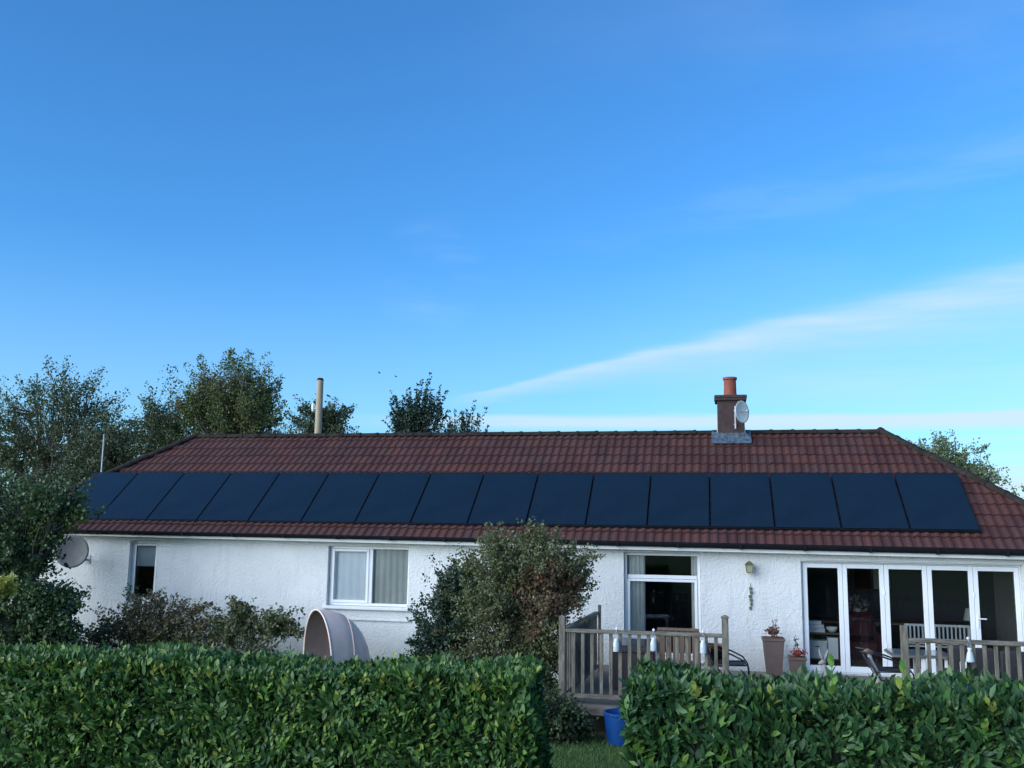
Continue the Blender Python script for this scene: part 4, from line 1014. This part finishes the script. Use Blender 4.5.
tree('deciduous_tree', 'smaller round-topped tree filling the gap in the skyline behind the hip end', 'tree', (-12.6, 20, g0), [(-12.6, 20, 5.4, 1.6, 1.5, 1.9, 1), (-14.0, 20, 4.3, 2.2, 1.5, 2.2, 1), (-11.2, 20, 4.4, 1.6, 1.5, 2.2, .8)], 260, 85, .11, 'dark_tree_leaf', 12, .22, .4, sig=.34, group=TG, hollow=.25)
tree('deciduous_tree', 'dense upright dark tree between the round-topped tree and the tallest green tree', 'tree', (-9.6, 19.5, g0), [(-9.9, 19.5, 6.3, 1.2, 1.2, 2.0, 1), (-9.0, 19.5, 5.6, 1.2, 1.2, 2.2, 1)], 210, 90, .105, 'dark_tree_leaf', 13, .2, .4, sig=.30, group=TG, hollow=.25)
tree('deciduous_tree', 'tallest green tree rising over the ridge end, beside the utility pole', 'tree', (-6.7, 19, g0), [(-7.6, 19, 7.4, 1.1, 1.2, 2.0, 1), (-6.2, 19, 7.9, .9, 1.1, 1.9, 1), (-5.1, 19, 7.4, 1.0, 1.1, 1.8, .9), (-6.5, 19, 5.4, 2.3, 1.5, 2.0, 1.4), (-4.3, 19, 5.8, 1.1, 1.2, 1.6, .6)], 460, 100, .10, 'far_tree_leaf_warm', 14, .28, .4, sig=.30, group=TG, upright=.6, hollow=.25)
tree('deciduous_tree', 'small round tree directly behind the utility pole', 'tree', (-1.0, 16.5, g0), [(-1.4, 16.5, 6.1, .8, .8, 1.3, 1), (-.7, 16.5, 6.4, .7, .7, 1.0, 1), (-1.0, 16.5, 4.8, 1.2, 1, 1.2, .6)], 130, 110, .095, 'dark_tree_leaf', 15, .16, .4, sig=.24, group=TG, hollow=.25)
tree('deciduous_tree', 'dark spiky-topped tree standing alone above the middle of the ridge', 'tree', (4.3, 12.5, g0), [(4.3, 12.5, 6.2, .75, .7, 1.0, 1), (3.7, 12.5, 5.9, .6, .6, .8, .6), (4.5, 12.5, 4.8, 1.1, .9, 1.1, .6)], 190, 75, .080, 'yew_leaf', 16, .13, .4, sig=.15, slim=.6, group=TG, upright=1.8, hollow=.3)
tree('deciduous_tree', 'low dark tree with sparse pointed sprays, next to the lone spiky-topped tree', 'tree', (5.7, 12.3, g0), [(5.55, 12.3, 5.5, .6, .6, .6, 1), (6.1, 12.3, 5.5, .45, .5, .75, .6), (5.7, 12.3, 4.6, .9, .8, 1.0, .6)], 80, 70, .078, 'yew_leaf', 17, .11, .4, sig=.15, slim=.6, group=TG, upright=1.3, hollow=.3)
tree('deciduous_tree', 'pale green airy tree behind the sloping hip by the folding-door end', 'tree', (22.0, 16, g0), [(21.4, 16, 4.85, .95, 1, .95, 1), (22.2, 16, 4.35, .9, 1, .90, 1), (20.7, 16, 4.95, .55, .8, .60, .6), (22.0, 16, 3.0, 1.3, 1, 1.0, .5)], 280, 75, .085, 'pale_tree_leaf', 18, .15, .4, sig=.20, group=TG, droop=.2, hollow=.35)
tree('deciduous_tree', 'far pale treetop just showing over the hip at the frame edge', 'tree', (27.0, 24, g0), [(27.6, 24, 3.6, 1.8, 1.2, 1.5, 1)], 90, 60, .13, 'pale_tree_leaf', 19, .15, .4, sig=.25, group=TG)
# tree belt far behind, low, fills between trunks
tree('dark_tree', 'tall dark green tree close to the end wall and grey dish', 'tree', (1.3, -2.9, g0), [(1.05, -3.0, 2.4, .95, .8, 1.05, 1.1), (2.15, -2.8, 2.70, .48, .5, .38, .75), (1.80, -2.9, 2.0, .36, .5, .55, .7), (.7, -3.1, 1.5, 1.15, .9, 1.2, 1), (2.28, -2.9, 1.05, .46, .6, .50, .9), (2.30, -2.9, .35, .55, .6, .6, .9), (-.4, -3.0, 1.8, 1.2, .8, 1.6, 1), (1.3, -3.2, .5, 1.2, .8, .8, .8)], 760, 70, .068, 'near_tree_leaf', 21, .12, .35, sig=.15, hollow=.55)
tree('golden_shrub', 'bright yellow-leaved shrub tip beside the tall dark tree', 'shrub', (5.2, -7.8, g0), [(5.25, -7.8, 1.68, .20, .2, .16, 1)], 26, 40, .055, 'golden_leaf', 22, .03, .6, 'twig_bark', sig=.055, parts=('branch', 'foliage'))
tree('brown_shrub', 'brownish twiggy shrub below the narrow end window', 'shrub', (3.5, -1.7, g0), [(3.5, -1.6, .72, .75, .5, .48, 1.3), (2.75, -1.6, .4, .45, .4, .55, .6), (4.3, -1.6, .55, .5, .4, .45, .7), (3.4, -1.6, .1, 1.2, .5, .5, .7)], 330, 42, .055, 'brown_shrub_leaf', 23, .035, .3, 'twig_bark', sig=.10, parts=('branch', 'foliage'), hollow=.4)
tree('rose_bush', 'rose bush with a lighter top spray against the white wall', 'shrub', (5.55, -1.7, g0), [(5.35, -1.6, .98, .18, .2, .16, .35), (5.25, -1.6, .6, .55, .4, .42, 1), (6.05, -1.6, .72, .42, .35, .26, .9), (5.5, -1.6, .2, .8, .4, .4, .6)], 210, 34, .060, 'rose_leaf', 24, .03, .3, 'twig_bark', sig=.09, parts=('branch', 'foliage'), hollow=.35)
tree('evergreen_shrub', 'dark evergreen shrub tucked against the window side of the big mixed bush', 'shrub', (9.75, -3.2, g0), [(9.68, -3.2, .9, .48, .5, .75, 1), (9.95, -3.1, 1.45, .42, .45, .6, .8), (9.7, -3.2, .2, .6, .5, .6, .6)], 330, 60, .050, 'yew_leaf', 25, .05, .3, 'twig_bark', sig=.09, upright=.8, parts=('branch', 'foliage'), hollow=.5)
tree('mixed_bush', 'big olive and rust coloured bush reaching the eaves beside the deck', 'bush', (10.9, -3.3, g0), [(10.50, -3.3, 1.50, .66, .7, .74, 1.1), (11.20, -3.2, 1.48, .66, .6, .74, 1.1), (11.0, -3.3, 1.98, .85, .5, .28, .6), (10.6, -3.4, .6, .85, .7, .9, 1), (11.3, -3.4, .7, .48, .5, .8, .7), (11.56, -3.0, 1.72, .42, .4, .42, .7), (10.55, -3.2, 2.32, .14, .15, .09, .05), (11.15, -3.2, 2.36, .18, .15, .08, .06), (11.85, -3.0, 2.05, .16, .2, .07, .05)], 860, 74, .046, 'mixed_bush_leaf', 26, .06, .3, 'twig_bark', sig=.105, droop=.25, parts=('branch', 'foliage'), hollow=.55)
tree('low_shrub', 'low dark shrub in front of the deck corner', 'shrub', (11.95, -5.0, g0), [(11.72, -4.9, .02, .36, .28, .36, 1), (12.02, -4.8, -.10, .20, .22, .18, .4), (11.4, -5.0, .05, .4, .3, .4, .7)], 240, 36, .050, 'low_shrub_leaf', 27, .02, .3, 'twig_bark', sig=.07, parts=('branch', 'foliage'), hollow=.4)
# arching sprays out of the top of the mixed bush
# ------------------------------------------------------------------ poles and birds
t = thing('utility_pole', (1.65, 10, g0), 'pale wooden utility pole rising behind the ridge', 'pole')
MB().tube([(1.66, 10, g0-.3), (1.66, 10, 3), (1.655, 10, 7.10), (1.655, 10, 7.17)], [.14, .13, .105, .09], 14).build('shaft', 'pole_wood', t, smooth=True)
MB().tube([(1.655, 10, 7.12), (1.655, 10, 7.19)], [.118, .08], 12).build('cap', 'ridge_tile', t)
MB().lathe((1.47, 9.95, 6.10), [(0, 0), (.035, .02), (.05, .1), (.05, .22), (.03, .27), (0, .28)], 12).box(1.48, 1.56, 9.94, 9.96, 6.2, 6.23).build('insulator', 'white_enamel', t)
t = thing('metal_pole', (-8.8, 14, g0), 'thin pale pole standing among the dark trees behind the hip end', 'pole')
MB().tube([(-8.78, 14, g0), (-8.8, 14, 5.8)], [.04, .026], 8).build('shaft', 'galvanised', t); MB().lathe((-8.8, 14, 5.8), [(.045, 0), (.05, .03), (0, .07)], 10).build('finial', 'galvanised', t)
for (x, z, lab, ph) in ((-7.32, 12.41, 'tiny dark bird in flight, the higher of the two over the ridge', .3), (-6.18, 12.15, 'tiny dark bird in flight, nearer the lone dark tree', -.2)):
    t = thing('bird', (x, 40, z), lab, 'bird', 'birds over the roof')
    k = .55; q = lambda a, b, c: (x+a*k, 40+b*k, z+c*k)
    MB().tube([q(-.16, 0, 0), q(-.05, 0, .01), q(.06, 0, 0), q(.14, 0, -.01)], [.01, .03, .032, .012], 8).build('body', 'bird_black', t, smooth=True)
    for s in (-1, 1): MB().add([q(-.06, s*.03, 0), q(.05, s*.03, 0), q(0, s*.25, .12+ph*.1), q(-.08, s*.25, .12+ph*.1), q(-.02, s*.5, .04), q(-.06, s*.03, -.01), q(.05, s*.03, -.01), q(0, s*.25, .11+ph*.1), q(-.08, s*.25, .11+ph*.1)], [(0, 1, 2, 3), (3, 2, 4), (5, 8, 7, 6), (8, 4, 7), (0, 3, 8, 5), (1, 6, 7, 2)]).build('wing', 'bird_black', t)
